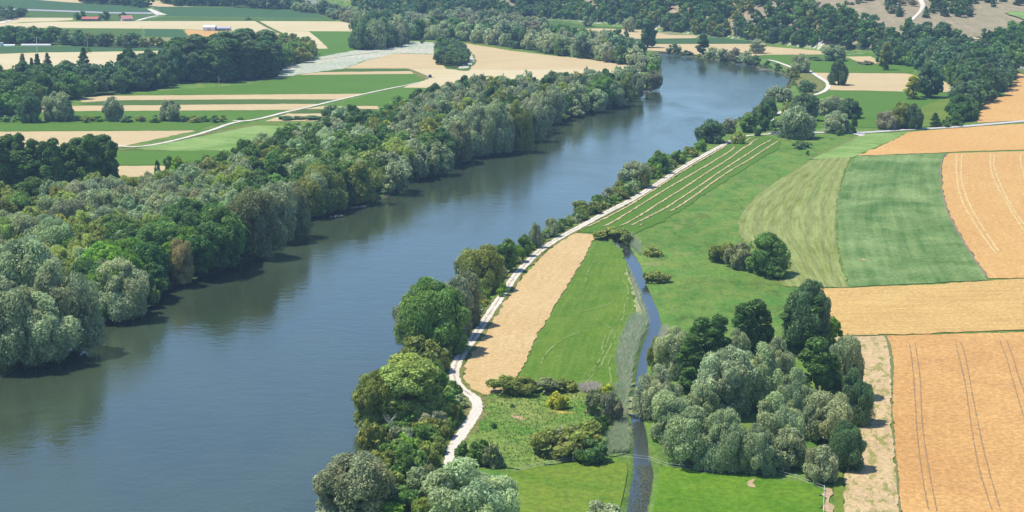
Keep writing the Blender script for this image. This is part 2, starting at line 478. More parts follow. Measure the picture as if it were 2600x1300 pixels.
area("pale_field", R2([(45, 213), (850, 216), (950, 235), (1045, 270), (990, 316), (540, 314), (262, 308), (150, 270)]), tan2)
area("pale_field", R2([(205, 322), (265, 312), (536, 316), (640, 400), (732, 490), (510, 493), (405, 440)]), tan2)
area("wheat_field", R2([(190, 328), (300, 358), (402, 430), (310, 440), (230, 420)]), orange)
area("green_field", R2([(545, 317), (1000, 318), (1010, 505), (900, 525), (530, 592), (390, 560), (390, 500), (500, 497), (735, 492)]), green1)
# reed bed round the old channel
area("reed_bed", R2([(140, 690), (330, 640), (530, 592), (980, 510), (1480, 458), (1520, 425), (1600, 420), (1900, 430), (1890, 452), (1830, 545), (1400, 535), (1100, 610), (880, 692), (640, 722), (430, 748), (330, 780), (200, 800)]), reedg, jit=.8)
area("green_strip", R2([(1830, 400), (2250, 420), (2576, 470), (2700, 520), (2600, 530), (2100, 432), (1880, 448), (1800, 430)]), green2)
ribbon("grass_track", R2([(540, 610), (800, 580), (1000, 552), (1250, 522)]), 2.5, verge)
# middle-left fields
area("green_field", R2([(-1600, 962), (-1200, 940), (-800, 905), (-100, 850), (340, 765), (440, 757), (1600, 747), (1682, 792), (1655, 825), (1135, 938), (0, 950), (-1500, 962)]), green1)
area("maize_field", R2([(645, 722), (892, 694), (1535, 692), (1610, 735), (1550, 714), (640, 724)]), green3)
area("stubble_strip", R2([(435, 752), (640, 727), (1550, 717), (1598, 738), (1595, 744), (440, 755)]), tan1)
area("big_stubble_field", R2([(1480, 884), (1735, 796), (1690, 765), (1545, 690), (895, 690), (1110, 612), (1400, 537), (1790, 548), (1830, 560), (1880, 500), (1890, 450), (2100, 436), (2576, 512), (2980, 560), (3300, 592), (3800, 665), (3870, 720), (3860, 748), (3740, 840), (3500, 880), (3200, 905), (2576, 905), (2330, 886)]), tan1)
area("yellow_stubble", R2([(1480, 882), (1735, 796), (1690, 765), (1560, 696), (2576, 706), (3300, 696), (3860, 715), (3850, 748), (3740, 835), (3200, 900), (2576, 900), (2330, 884)]), tan2, jit=.6)
ribbon("grass_strip", R2([(1540, 695), (1620, 735), (1690, 778), (1700, 800)]), [2, 5, 8, 5], verge)
area("island_grass", R2([(1800, 545), (1830, 470), (2000, 462), (2140, 490), (2190, 560), (2220, 625), (2135, 716), (2060, 712), (1910, 692)]), green3, jit=.6)
area("reed_bed", R2([(1840, 560), (1850, 480), (2000, 470), (2130, 495), (2180, 560), (2195, 620), (2120, 690), (2060, 692), (1930, 665)]), reedg, jit=.6)
area("green_field", R2([(1390, 888), (2330, 890), (2576, 890), (2576, 1000), (1800, 1060), (1500, 1062), (760, 1064), (850, 1030)]), green1)
area("stubble_strip", R2([(-1800, 995), (-1540, 966), (0, 953), (1105, 943), (850, 1003), (0, 1000), (-1400, 1010), (-1750, 1030)]), tan1)
area("green_strip", R2([(-1800, 1045), (-1400, 1012), (0, 1003), (845, 1006), (660, 1043), (0, 1046), (-1600, 1060)]), green3)
area("stubble_strip", R2([(-2900, 1150), (-2550, 1120), (-2100, 1070), (0, 1049), (640, 1046), (400, 1106), (0, 1110), (-1900, 1120), (-2600, 1150)]), tan1)
area("green_field", R2([(-2900, 1200), (-1900, 1122), (0, 1114), (340, 1114), (0, 1205), (-100, 1240), (-2800, 1240)]), green1)
area("stubble_strip", R2([(640, 1072), (1300, 1067), (1300, 1097), (480, 1100)]), tan1)
area("green_strip", R2([(470, 1104), (1280, 1100), (1280, 1134), (330, 1142)]), green3)
area("stubble_field", R2([(320, 1146), (1280, 1138), (1260, 1225), (700, 1222), (90, 1222)]), tan1)
area("green_strip", R2([(0, 1232), (1100, 1228), (1100, 1300), (-400, 1300)]), green2)
area("green_field", S1([(-300, -40), (2200, -55), (2050, 0), (1990, 24), (-300, 34)]), green1)
area("stubble_field", S1([(-300, 40), (1985, 28), (1190, 195), (1100, 260), (-300, 300)]), tan1)
ribbon("dry_verge", S1([(2576, -30), (2300, 20), (1700, 130), (1200, 228)]), [3.5, 4.5, 4.5, 3], verge)
area("bright_meadow", S1([(2320, 25), (2576, -20), (2900, -20), (3100, 60), (2500, 330), (2150, 250), (1330, 214), (1700, 150)]), lime)
ribbon("dry_line", S1([(1195, 230), (1600, 218), (2200, 221)]), 1.0, verge)
area("green_field", S1([(1180, 236), (2220, 226), (2600, 300), (1900, 372), (1160, 376)]), green1)
area("stubble_strip", S1([(1150, 384), (1780, 384), (1850, 480), (1150, 500)]), tan1)

# far side fields beyond the bend
area("green_strip", R3([(170, 218), (480, 210), (700, 250), (850, 268), (1290, 282), (1290, 300), (840, 290), (600, 302), (430, 290)]), green3)
area("stubble_field", R3([(500, 305), (850, 286), (1290, 303), (1450, 325), (1880, 362), (1860, 386), (1290, 391), (950, 385), (700, 345)]), tan1)
area("olive_strip", R3([(1300, 298), (1450, 318), (1700, 330), (1880, 358), (1600, 355)]), olivef)
area("green_field", R3([(900, 392), (1860, 390), (2000, 380), (2150, 382), (2430, 418), (2450, 440), (1150, 440)]), corn)
area("stubble_field", R3([(1100, 446), (2450, 443), (2600, 472), (3100, 512), (3150, 550), (2576, 552), (2430, 562), (2380, 575), (1900, 560), (1740, 540), (1460, 515), (1200, 500)]), tan1)
ribbon("reed_strip", R3([(160, 188), (330, 190), (480, 200), (700, 216), (850, 236), (980, 246), (1100, 262), (1290, 290), (1450, 292), (1560, 318), (1880, 342), (2000, 368), (2200, 385), (2576, 428), (2800, 448), (3120, 478)]), [9, 8, 8, 6, 7, 9, 6, 6, 9, 8, 7, 6, 5, 7, 7, 8], reedg, jit=.7)
area("green_field", R4([(-170, 562), (0, 556), (540, 556), (620, 530), (1140, 500), (1240, 600), (1500, 665), (1440, 738), (480, 728), (300, 690), (130, 640), (0, 598), (-140, 575)]), green1)
area("stubble_patch", R4([(780, 572), (1040, 568), (1060, 585), (1145, 622), (1140, 645), (900, 620)]), tan1)
area("stubble_field", R4([(488, 734), (1400, 742), (1740, 810), (1900, 870), (1960, 895), (1910, 930), (1400, 922), (612, 908), (575, 830)]), tan1)
area("brown_bank", R4([(140, 650), (360, 712), (420, 740), (560, 835), (575, 880), (500, 930), (400, 960), (250, 820)]), verge)
area("green_field", R4([(612, 914), (1400, 924), (1915, 934), (1980, 1010), (1960, 1200), (1900, 1262), (1400, 1288), (400, 1288), (400, 1000), (560, 945)]), green1)
area("light_meadow", R4([(1480, 1120), (1620, 1050), (1920, 945), (2000, 1000), (1980, 1200), (1900, 1260), (1460, 1280)]), green2)
area("wheat_field", R4([(2450, 700), (2620, 775), (2900, 900), (2900, 1195), (2576, 1215), (2110, 1238), (2110, 1120), (2180, 1010), (2380, 955)]), orange)
ribbon("field_track", R4([(800, 549), (950, 540), (1100, 515), (1250, 480)]), 1.8, tarmac)
ribbon("asphalt_road", R4([(1700, 560), (1950, 575), (2130, 590), (2300, 608), (2400, 635), (2490, 665), (2650, 715), (3000, 830)]), 6.2, asphalt, jit=0)
ribbon("verge", R4([(2420, 672), (2520, 705), (2650, 755), (2900, 850)]), 3, verge)
area("yellow_parcel", R4([(2370, 134), (2640, 128), (2900, 240), (2700, 240), (2576, 215)]), lime, jit=.8, z=1.2)
# the pale track climbing the slope
ribbon("hill_track", R4([(1500, -60), (1530, 0), (1562, 55), (1545, 95), (1510, 145), (1475, 175), (1415, 225), (1405, 262), (1460, 300), (1600, 355), (1700, 395)]), [3.4, 4, 5, 4.4, 3.4, 3, 3.4, 4, 4, 3.4, 3.4], gravel, z=.35, step=2)
ribbon("hill_verge", R4([(1860, 418), (2100, 390), (2300, 375), (2576, 358), (2900, 345)]), [3, 5, 5, 4, 3], tan2, z=.5)

# right bank, near
area("striped_field", S3([(640, 1045), (860, 1062), (1020, 1080), (1200, 1075), (1480, 960), (1700, 830), (2100, 565), (2576, 265), (2680, 215), (2700, 130), (2560, 78), (2330, 95), (2340, 150), (2150, 185), (2000, 280), (1700, 455), (1250, 745), (950, 885)]), field_mat("mown_meadow", (0.066, 0.148, 0.012), (0.093, 0.180, 0.016), stripe=.7, patch=.4, rot=radians(25), sx=1.5, fine=.16))
area("light_parcel", S4([(482, 292), (720, 180), (880, 85), (960, 62), (1420, 44), (1340, 85), (1240, 128), (1080, 200), (885, 285), (835, 300), (440, 320)]), lime)
area("wheat_field", S4([(1425, 42), (1900, 5), (2576, -42), (2900, -60), (2900, 212), (2576, 222), (1850, 243), (1795, 250), (900, 282), (1090, 204), (1250, 130)]), orange)
loft("mown_field", [(2058, 407), (2020, 432), (1952, 472), (1905, 514), (1879, 547), (1873, 577), (1881, 600), (1905, 625), (1940, 660), (1975, 700), (1990, 729)],
     [(2160, 400), (2139, 446), (2126, 502), (2123, 552), (2126, 620), (2131, 660), (2140, 695), (2157, 731)],
     field_mat("mown_stripes", (0.128, 0.164, 0.017), (0.270, 0.300, 0.105), uv=True, stripe=.85, patch=.35, sx=1.1, fine=.14, rows=5.5, rowamt=.10), nr=90, nc=16)
loft("soy_field", [(2176, 397), (2145, 442), (2128, 502), (2124, 552), (2128, 622), (2135, 655), (2145, 695), (2157, 730)],
     [(2404, 390), (2392, 402), (2388, 430), (2389, 475), (2404, 540), (2426, 580), (2467, 650), (2512, 712)],
     field_mat("soy_crop", (0.046, 0.120, 0.017), (0.216, 0.297, 0.102), uv=True, stripe=.4, patch=.62, sx=3.5, fine=.22, patch_scale=.035, fleck=(0.391, 0.346, 0.197), fleck_t=.745, fine_scale=.6), nr=70, nc=24)
ribbon("field_edge", [(2404, 392), (2392, 405), (2388, 432), (2389, 475), (2405, 540), (2427, 580), (2468, 650), (2508, 706)], [.5, .7, .7, .7, .8, .9, .9], simple("edge_soil", (0.220, 0.150, 0.110)))
loft("ripe_field", [(2407, 390), (2396, 404), (2392, 430), (2393, 475), (2408, 540), (2430, 580), (2471, 650), (2513, 708)],
     [(2760, 380), (2780, 430), (2800, 475), (2830, 540), (2850, 580), (2900, 650), (2950, 705)], orange_uv, nr=70, nc=26)
area("wheat_field", T4([(520, 336), (820, 326), (1500, 298), (2220, 255), (2300, 244), (2900, 225), (2900, 740), (2576, 748), (1900, 773), (1180, 800), (640, 800), (500, 600)]), field_mat("ripe_band", (0.433, 0.259, 0.087), (0.541, 0.363, 0.130), stripe=.8, patch=.5, rot=radians(86), sx=1.6, fine=.2, patch_scale=.03))
loft("ripe_field_near", T4([(1190, 808), (1222, 900), (1245, 1000), (1255, 1288), (1250, 1690), (1290, 2000), (1320, 2400), (1340, 2700)]),
     T4([(3000, 760), (3050, 900), (3080, 1000), (3160, 1288), (3260, 1690), (3350, 2000), (3450, 2400), (3500, 2700)]), orange_n, nr=90, nc=40)
loft("strip_field", T4([(640, 815), (700, 900), (760, 1000), (780, 1288), (790, 1690), (770, 2200), (760, 2400), (750, 2700)]),
     T4([(1180, 812), (1212, 900), (1236, 1000), (1246, 1288), (1240, 1690), (1280, 2000), (1310, 2400), (1330, 2700)]),
     field_mat("thin_stubble", (.43, .31, .16), (.54, .40, .22), uv=True, stripe=.5, patch=.5, sx=1.5, fine=.2, patch_scale=.08, fleck=(0.175, 0.205, 0.034), fleck_t=.52, fine_scale=.7), nr=60, nc=10)
ribbon("grass_edge", T4([(640, 806), (900, 806), (1170, 800), (1192, 822), (1225, 930), (1245, 1010), (1250, 1288), (1246, 1690), (1284, 2000), (1316, 2400), (1335, 2700)]), [.7, .7, .9, .9, .4, .3, .3, .4, .5, .5, .5], simple("dark_grass", (0.140, 0.150, 0.050)))
area("farm_track", [(2097, 1238), (2112, 1236), (2118, 1340), (2090, 1340)], soil)
ribbon("grass_track", [(2126, 1150), (2126, 1200), (2130, 1260), (2132, 1340)], 2.2, green2)
loft("tan_field", [(1449, 592), (1400, 630), (1352, 676), (1308, 730), (1258, 800), (1208, 880), (1184, 925), (1175, 955), (1186, 985), (1212, 1003)],
     [(1512, 597), (1486, 650), (1463, 690), (1421, 758), (1394, 803), (1361, 857), (1336, 912), (1318, 950), (1290, 985), (1260, 1005)],
     field_mat("cut_field", (0.478, 0.323, 0.140), (0.551, 0.401, 0.200), uv=True, stripe=.6, patch=.4, sx=1.2, fine=.16, fleck=(0.360, 0.300, 0.150), fleck_t=.66), nr=90, nc=12)
loft("green_plot", [(1517, 620), (1490, 650), (1467, 690), (1425, 758), (1398, 803), (1365, 857), (1340, 912), (1318, 955), (1322, 975)],
     [(1575, 626), (1588, 655), (1601, 715), (1614, 765), (1612, 806), (1582, 855), (1568, 902), (1572, 950), (1560, 992)],
     field_mat("clover_plot", (0.066, 0.152, 0.009), (0.137, 0.212, 0.023), uv=True, stripe=.6, patch=.5, sx=1.4, fine=.18, patch_scale=.06, warp=.6), nr=60, nc=14)
area("reed_patch", T3([(1130, 60), (1200, 70), (1270, 300), (1330, 460), (1350, 600), (1390, 690), (1340, 850), (1260, 1000), (1255, 1288), (1250, 1600), (1140, 1600), (1090, 1300), (1060, 1060), (1100, 870), (1190, 650), (1260, 610), (1230, 420), (1180, 250)]), field_mat("reed_bank", (.36, .32, .18), (.18, .27, .09), patch=.8, stripe=.3, fine=.35, patch_scale=.12))
area("rough_pasture", [(1225, 1008), (1330, 985), (1400, 992), (1470, 985), (1560, 1000), (1590, 1060), (1600, 1150), (1480, 1168), (1340, 1190), (1300, 1195), (1180, 1180), (1180, 1120), (1215, 1050)],
     field_mat("rough_herbs", (.075, .185, .020), (.19, .235, .055), patch=.9, stripe=.2, fine=.35, patch_scale=.055, fine_scale=.5), jit=.8)
area("bright_meadow", [(1662, 1188), (1700, 1184), (1800, 1205), (1900, 1210), (2000, 1225), (2092, 1236), (2092, 1400), (1630, 1400), (1640, 1290), (1655, 1240)],
     field_mat("lush_grass", (0.071, 0.172, 0.007), (0.119, 0.216, 0.014), patch=.8, stripe=.3, fine=.22, patch_scale=.09, fine_scale=.6, fleck=(0.300, 0.290, 0.120), fleck_t=.70), jit=.5)
area("bright_meadow", [(1300, 1200), (1400, 1182), (1480, 1172), (1600, 1172), (1616, 1190), (1602, 1260), (1585, 1400), (1180, 1400), (1240, 1260)],
     field_mat("pasture", (0.086, 0.172, 0.012), (0.156, 0.212, 0.023), patch=.8, stripe=.3, fine=.22, patch_scale=.06, fine_scale=.6), jit=.6)
area("flower_patch", [(1391, 1041), (1404, 1045), (1420, 1043), (1440, 1045), (1464, 1047), (1466, 1050), (1440, 1054), (1424, 1054), (1400, 1051)], field_mat("yellow_bloom", (0.496, 0.410, 0.069), (0.280, 0.260, 0.060), patch=.9, fine=.3, patch_scale=.5), jit=.25, step=.7)
area("bare_patch", [(1302, 1058), (1320, 1062), (1336, 1063), (1332, 1069), (1312, 1067), (1300, 1064)], soil, step=.8)
area("bare_patch", [(1900, 1218), (1914, 1222), (1912, 1232), (1922, 1240), (1908, 1242), (1903, 1230)], soil, step=.8)
area("bare_patch", [(2185, 656), (2196, 658), (2196, 663), (2182, 663)], soil, step=.8)

# ------------------------------------------------------------------ gravel road along the river, the paved road and paths
MAINPATH = [(1955, 341), (1927, 343), (1900, 345), (1880, 349), (1855, 359), (1820, 377), (1775, 402), (1729, 428), (1672, 466), (1615, 502), (1575, 523), (1540, 540), (1500, 562), (1461, 583), (1428, 601), (1401, 617), (1375, 634),
    (1350, 656), (1317, 691), (1300, 713), (1284, 738), (1260, 772), (1234, 812), (1210, 848), (1184, 886), (1168, 908), (1157, 930), (1152, 953), (1158, 975), (1172, 990), (1196, 1005), (1212, 1022), (1214, 1035),
    (1206, 1053), (1190, 1078), (1174, 1103), (1160, 1122), (1150, 1142), (1143, 1168), (1142, 1197), (1147, 1240), (1155, 1300), (1165, 1400)]
ribbon("verge", MAINPATH, [3.6, 4.2, 5.2, 5.2, 5.2, 5.2, 5, 5, 5.4, 6, 6], verge, jit=.4)
ribbon("gravel_road", MAINPATH, [2.7, 2.7, 2.9, 3.0, 3.0, 2.8, 2.8, 2.7, 2.9, 3.0, 3.0], gravel, step=1.5)
ribbon("centre_grass", [p for p in MAINPATH if 355 < p[1] < 1010], .55, field_mat("track_grass", (0.300, 0.260, 0.170), (0.433, 0.383, 0.241), patch=.9, fine=.3, patch_scale=.25), jit=.16, step=1.2)
ribbon("paved_road", [(1955, 341), (1990, 339), (2060, 337), (2147, 338), (2190, 338), (2300, 330), (2420, 324), (2500, 317), (2600, 308), (2800, 296)], 5.6, tarmac, jit=.05)
area("road_junction", S4([(880, 58), (965, 55), (980, 62), (955, 84), (900, 86), (870, 66)]), tarmac)
ribbon("grass_path", S4([(890, 92), (720, 175), (480, 285), (425, 318)]), 1.3, verge)
ribbon("gravel_road", R4([(0, 604), (60, 615), (140, 642), (260, 690), (400, 705), (450, 735), (500, 770), (560, 808), (600, 832), (612, 865), (590, 905), (540, 935), (470, 957), (410, 972), (330, 1010), (200, 1100), (100, 1145), (50, 1160), (30, 1185), (35, 1215), (85, 1245)]), 3.2, gravel)
ribbon("gravel_road", R2([(-1700, 1420), (-1310, 1490), (-1000, 1462), (-500, 1335), (-230, 1232), (0, 1208), (150, 1170), (340, 1121), (480, 1092), (650, 1050), (820, 1010), (1100, 945), (1350, 892), (1480, 868), (1640, 832)]), [3, 3, 3, 3, 3.2, 3, 2.8, 2.6, 2.4, 2.2, 1.8], gravel)
ribbon("gravel_road", R1([(2340, 1216), (2450, 1222), (2540, 1216)]), 2.6, gravel)
ribbon("farm_road", R1([(-200, 260), (0, 238), (80, 212), (140, 190)]), 6, gravel)
ribbon("farm_road", R1([(1380, 210), (1460, 185), (1560, 164), (1590, 160)]), 5, gravel)
ribbon("farm_road", R1([(1500, 92), (1540, 110), (1600, 140), (1630, 152)]), [5, 7, 9, 12], gravel)
ribbon("grass_strip", R2([(0, 208), (60, 240), (140, 285), (220, 320), (330, 375), (420, 430), (520, 490)]), 4, green3)
# tractor marks
trk = simple("rut", (0.240, 0.160, 0.080), var=.3)
trl = simple("pale_rut", (0.559, 0.410, 0.172), var=.15)
trg = simple("pale_grass_rut", (0.161, 0.232, 0.043), var=.2)
for pts in ([(1540, 0 - 640), (1500, 230 - 640)],):
    pass
for a in ([(1425, 900), (1450, 1080), (1470, 1288), (1490, 1620), (1500, 1810), (1540, 2150), (1590, 2450), (1615, 2560)], [(1480, 885), (1520, 1140), (1535, 1288), (1548, 1690), (1590, 1990), (1650, 2340), (1700, 2576)],
          [(1885, 860), (1950, 1150), (1985, 1288), (2030, 1620), (2070, 1890), (2130, 2190), (2250, 2560)], [(1940, 880), (1985, 1000), (2030, 1260), (2110, 1690), (2180, 2010), (2260, 2310), (2340, 2576)],
          [(2330, 850), (2400, 1030), (2470, 1288), (2560, 1590), (2680, 1950)], [(2400, 860), (2460, 1010), (2540, 1288), (2640, 1560), (2760, 1900)]):
    ribbon("wheel_rut", T4(a), .26, trk, jit=.05, step=1.6)
for a in ([(1900, 270), (1895, 500), (1930, 700), (2020, 880), (2180, 1120), (2290, 1270)], [(1950, 270), (1940, 500), (1975, 650), (2060, 850), (2200, 1070), (2320, 1250)],
          [(2240, 270), (2235, 420), (2310, 600), (2430, 820), (2600, 1080)], [(2275, 270), (2270, 400), (2345, 600), (2480, 850), (2640, 1060)], [(2540, 280), (2545, 380), (2600, 560)]):
    ribbon("wheel_mark", S4(a), .7, trl, jit=.2, step=2)
for a in ([(430, 330), (505, 450), (520, 520), (480, 600), (400, 720)], [(462, 330), (538, 450), (550, 500), (520, 580), (455, 700)]):
    ribbon("wheel_mark", S4(a), .6, trg, jit=.1, step=2)
for a in ([(1110, 250), (1180, 340), (1165, 440), (1130, 520), (1130, 600), (1080, 720), (1000, 900), (880, 1140), (740, 1288)], [(1010, 740), (960, 870), (880, 1060), (760, 1240)], [(850, 640), (980, 720), (1010, 770)],
          [(1030, 470), (850, 545), (680, 570)], [(1090, 1000), (960, 1050), (990, 1200), (1000, 1290)], [(900, 960), (940, 800)], [(760, 760), (600, 800), (430, 900), (330, 1000), (290, 1110)], [(830, 50), (750, 180), (745, 270)]):
    ribbon("wheel_mark", T3(a), .4, trg, jit=.16, step=1.6)

# rows of cut hay: each row is a thing
HAYROWS = [([(2160, 180), (2000, 275), (1700, 448), (1250, 748), (1000, 885), (730, 1018)], "hay row nearest the gravel road, thinning out towards its lower end"),
    ([(2242, 188), (2225, 215), (2180, 250), (1900, 420), (1600, 590), (1200, 840), (1000, 965), (890, 1008)], "second hay row from the gravel road, starting at a reddish heap"),
    ([(2510, 108), (2420, 135), (2390, 180), (2330, 200), (2200, 310), (2000, 430), (1700, 630), (1500, 750), (1290, 890), (1150, 965), (1060, 1008)], "third and longest hay row from the gravel road, kinked at its upper end"),
    ([(2625, 115), (2450, 210), (2400, 250), (2100, 440), (1800, 650), (1520, 830), (1370, 900), (1180, 1000)], "fourth hay row from the gravel road"),
    ([(2690, 130), (2576, 200), (2400, 320), (2150, 460), (1880, 660), (1680, 800), (1560, 858)], "hay row farthest from the gravel road, beside the open meadow"),
    ([(2455, 95), (2400, 105), (2340, 145)], "short curved hay row beside the round bush at the top of the striped field"),
    ([(1330, 965), (1270, 1003)], "tiny stub of a hay row above the ditch bushes")]
for pts, lab in HAYROWS:
    o = ribbon("hay_row", S3(pts), .9, hay, z=None, step=1.6, jit=.16, crown=.16, taper=True, kind=None)
    tag(o, lab, 'hay row', 'rows of cut hay in the striped field')
# ------------------------------------------------------------------ foliage
def leaf_mat():
    n = N("foliage")
    oi = n.n.new("ShaderNodeObjectInfo")
    at = n.n.new("ShaderNodeAttribute"); at.attribute_name = "col"
    c = n.mix(1.0, oi.outputs["Color"], at.outputs["Color"], 'MULTIPLY')
    nz = n.noise(n.pos(), .35, 3, .6)
    c = n.gain(c, nz, .72, 1.28)
    n.color(c)
    n.b.inputs["Roughness"].default_value = .65
    n.b.inputs["Specular IOR Level"].default_value = .25
    tr = n.n.new("ShaderNodeBsdfTranslucent"); n.L(n.gain(c, nz, 1.1, 1.3), tr.inputs[0])
    mx = n.n.new("ShaderNodeMixShader"); mx.inputs[0].default_value = .32
    n.L(n.b.outputs[0], mx.inputs[1]); n.L(tr.outputs[0], mx.inputs[2]); n.L(mx.outputs[0], n.out.inputs[0])
    return n.m
M_LEAF = leaf_mat()
M_BARK = simple("bark", (.16, .13, .10), var=.4, scale=3)
M_DEAD = simple("dead_wood", (.42, .38, .34), var=.3, scale=3)
ICO = None
def ico():
    global ICO
    if ICO is None:
        bm = bmesh.new(); bmesh.ops.create_icosphere(bm, subdivisions=1, radius=1)
        ICO = (np.array([v.co[:] for v in bm.verts]), [tuple(v.index for v in f.verts) for f in bm.faces]); bm.free()
    return ICO
def unit(a): return a / (np.linalg.norm(a, axis=-1, keepdims=True) + 1e-9)

def leaves(pos, nor, size, asp, r, droop=0.0, spread=.55):
    """diamond shaped leaf clumps lying loosely along the surface"""
    n = len(pos)
    nn = unit(nor + r.normal(0, spread, (n, 3)))
    t = r.normal(0, 1, (n, 3)); t[:, 2] -= droop * 2
    t = unit(t - nn * (t * nn).sum(1)[:, None])
    b = np.cross(nn, t)
    s = size * r.uniform(.65, 1.35, (n, 1))
    a, c = t * s * asp, b * s / asp
    v = np.stack([pos - a, pos - c * r.uniform(.6, 1.3, (n, 1)), pos + a, pos + c * r.uniform(.6, 1.3, (n, 1))], 1)
    v[:, 1] += nn * s * .25; v[:, 3] += nn * s * .25
    return v.reshape(-1, 3)

def crown(name, seed, w, h, base, nl, nsub, nleaf, leaf, asp=1.35, lob=(.17, .27), shape='dome', droop=0., gap=0., squash=.85, core=True, subr=(.34, .52), spread=.55, low=.22):
    r = np.random.default_rng(seed)
    a = w / 2; ch = (h - base) / 2; cz = base + ch
    L = []
    tries = 0
    while len(L) < nl and tries < 4000:
        tries += 1
        d = unit(r.normal(0, 1, 3))
        if shape == 'dome':
            k = r.uniform(.35, 1) ** .5 * (1.0 if r.random() < .75 else 1.16)
            zf = r.uniform(-1, 1); an = r.uniform(0, 2 * pi)
            R_ = math.sqrt(max(0, 1 - zf * zf)) if zf > 0 else 1 - low * zf * zf
            p = np.array([cos(an) * a * .73 * k * R_, sin(an) * a * .73 * k * R_, zf * ch * (.76 if zf > 0 else .84)])
        elif shape == 'column':
            zf = r.uniform(-1, 1); u_ = (zf + 1) / 2; rr = a * .66 * (1 - u_ ** 2.2) ** .8 * (.72 + .28 * min(1, u_ * 3)) * r.uniform(.55, 1)
            p = np.array([d[0] * rr, d[1] * rr, zf * ch * .86])
        elif shape == 'cone':
            zf = (len(L) + .5) / nl * 2 - 1; rr = a * .62 * (1 - (zf + 1) / 2) ** .85
            ang = len(L) * 2.4; p = np.array([cos(ang) * rr, sin(ang) * rr, zf * ch * .95])
        rad = w * r.uniform(*lob) * (1.0 if shape != 'cone' else (1.15 - .85 * (zf + 1) / 2))
        if shape == 'dome' and any(np.linalg.norm((p - q) / [1, 1, .9]) < .55 * rad for q, _ in L): continue
        L.append((p, rad))
    C = np.array([p for p, _ in L]); Rr = np.array([q for _, q in L])
    V, colr = [], []
    tot_v = []
    for i, (p, rad) in enumerate(L):
        tint = r.uniform(.84, 1.16)
        hue = r.normal(0, .04)
        for j in range(nsub):
            d = unit(r.normal(0, 1, 3) + unit(p / [a, a, ch]) * .75 + [0, 0, .25])
            sc = p + d * rad * .68 * np.array([1, 1, squash])
            sr = rad * r.uniform(*subr)
            m = nleaf
            dd = unit(r.normal(0, 1, (m, 3)) + d * .45)
            q = sc + dd * sr * r.uniform(.80, 1.20, (m, 1)) * np.array([1, 1, squash])
            if droop: q[:, 2] -= droop * np.maximum(0, .3 - dd[:, 2]) * sr * .8
            # drop leaves buried in neighbouring lobes
            dist = np.linalg.norm((q[:, None] - C[None]) / [1, 1, squash], axis=2) / Rr[None]
            dist[:, i] = 9
            keep = dist.min(1) > .72
            keep &= q[:, 2] > .15 - cz
            if gap: keep &= r.random(m) > gap
            q, dd = q[keep], dd[keep]
            if not len(q): continue
            V.append(leaves(q, dd, leaf, asp, r, droop, spread))
            f = tint * r.uniform(.86, 1.14)
            k = len(q)
            fc = f * r.uniform(.8, 1.2, k)
            colr.append(np.repeat(np.column_stack([fc * (1 + hue), fc, fc * (1 - hue)]), 4, 0))
    V = np.concatenate(V); colr = np.concatenate(colr)
    nq = len(V) // 4
    loops = [np.arange(nq * 4, dtype=np.int32)]
    starts = [np.arange(0, nq * 4, 4, dtype=np.int32)]
    if core:
        iv, iff = ico(); iff = np.array(iff, np.int32)
        for p, rad in L:
            vv = p + iv * rad * .62 * [1, 1, squash] * r.uniform(.85, 1.12, (len(iv), 1))
            vv[:, 2] = np.maximum(vv[:, 2], .1 - cz)
            off = len(V)
            loops.append((iff + off).ravel()); st = (starts[-1][-1] + (4 if len(starts) == 1 else 3)) + np.arange(0, len(iff) * 3, 3, dtype=np.int32)
            starts.append(st.astype(np.int32))
            V = np.concatenate([V, vv]); colr = np.concatenate([colr, np.full((len(iv), 3), .85)])
    V[:, 2] += cz
    kx = (w / 2) / np.percentile(np.hypot(V[:, 0], V[:, 1]), 96); kz = h / np.percentile(V[:, 2], 99.3)
    V = V * [kx, kx, kz]; C = C * [kx, kx, 1]
    V[:, 2] = np.maximum(V[:, 2], .05)
    loops, starts = np.concatenate(loops), np.concatenate(starts)
    me = bpy.data.meshes.new(name)
    me.vertices.add(len(V)); me.vertices.foreach_set("co", V.astype(np.float32).ravel())
    me.loops.add(len(loops)); me.loops.foreach_set("vertex_index", loops)
    me.polygons.add(len(starts)); me.polygons.foreach_set("loop_start", starts)
    at = me.color_attributes.new("col", 'FLOAT_COLOR', 'POINT')
    at.data.foreach_set("color", np.column_stack([colr, np.ones(len(colr))]).astype(np.float32).ravel())
    me.update(calc_edges=True)
    me.materials.append(M_LEAF)
    return me, C + [0, 0, cz]

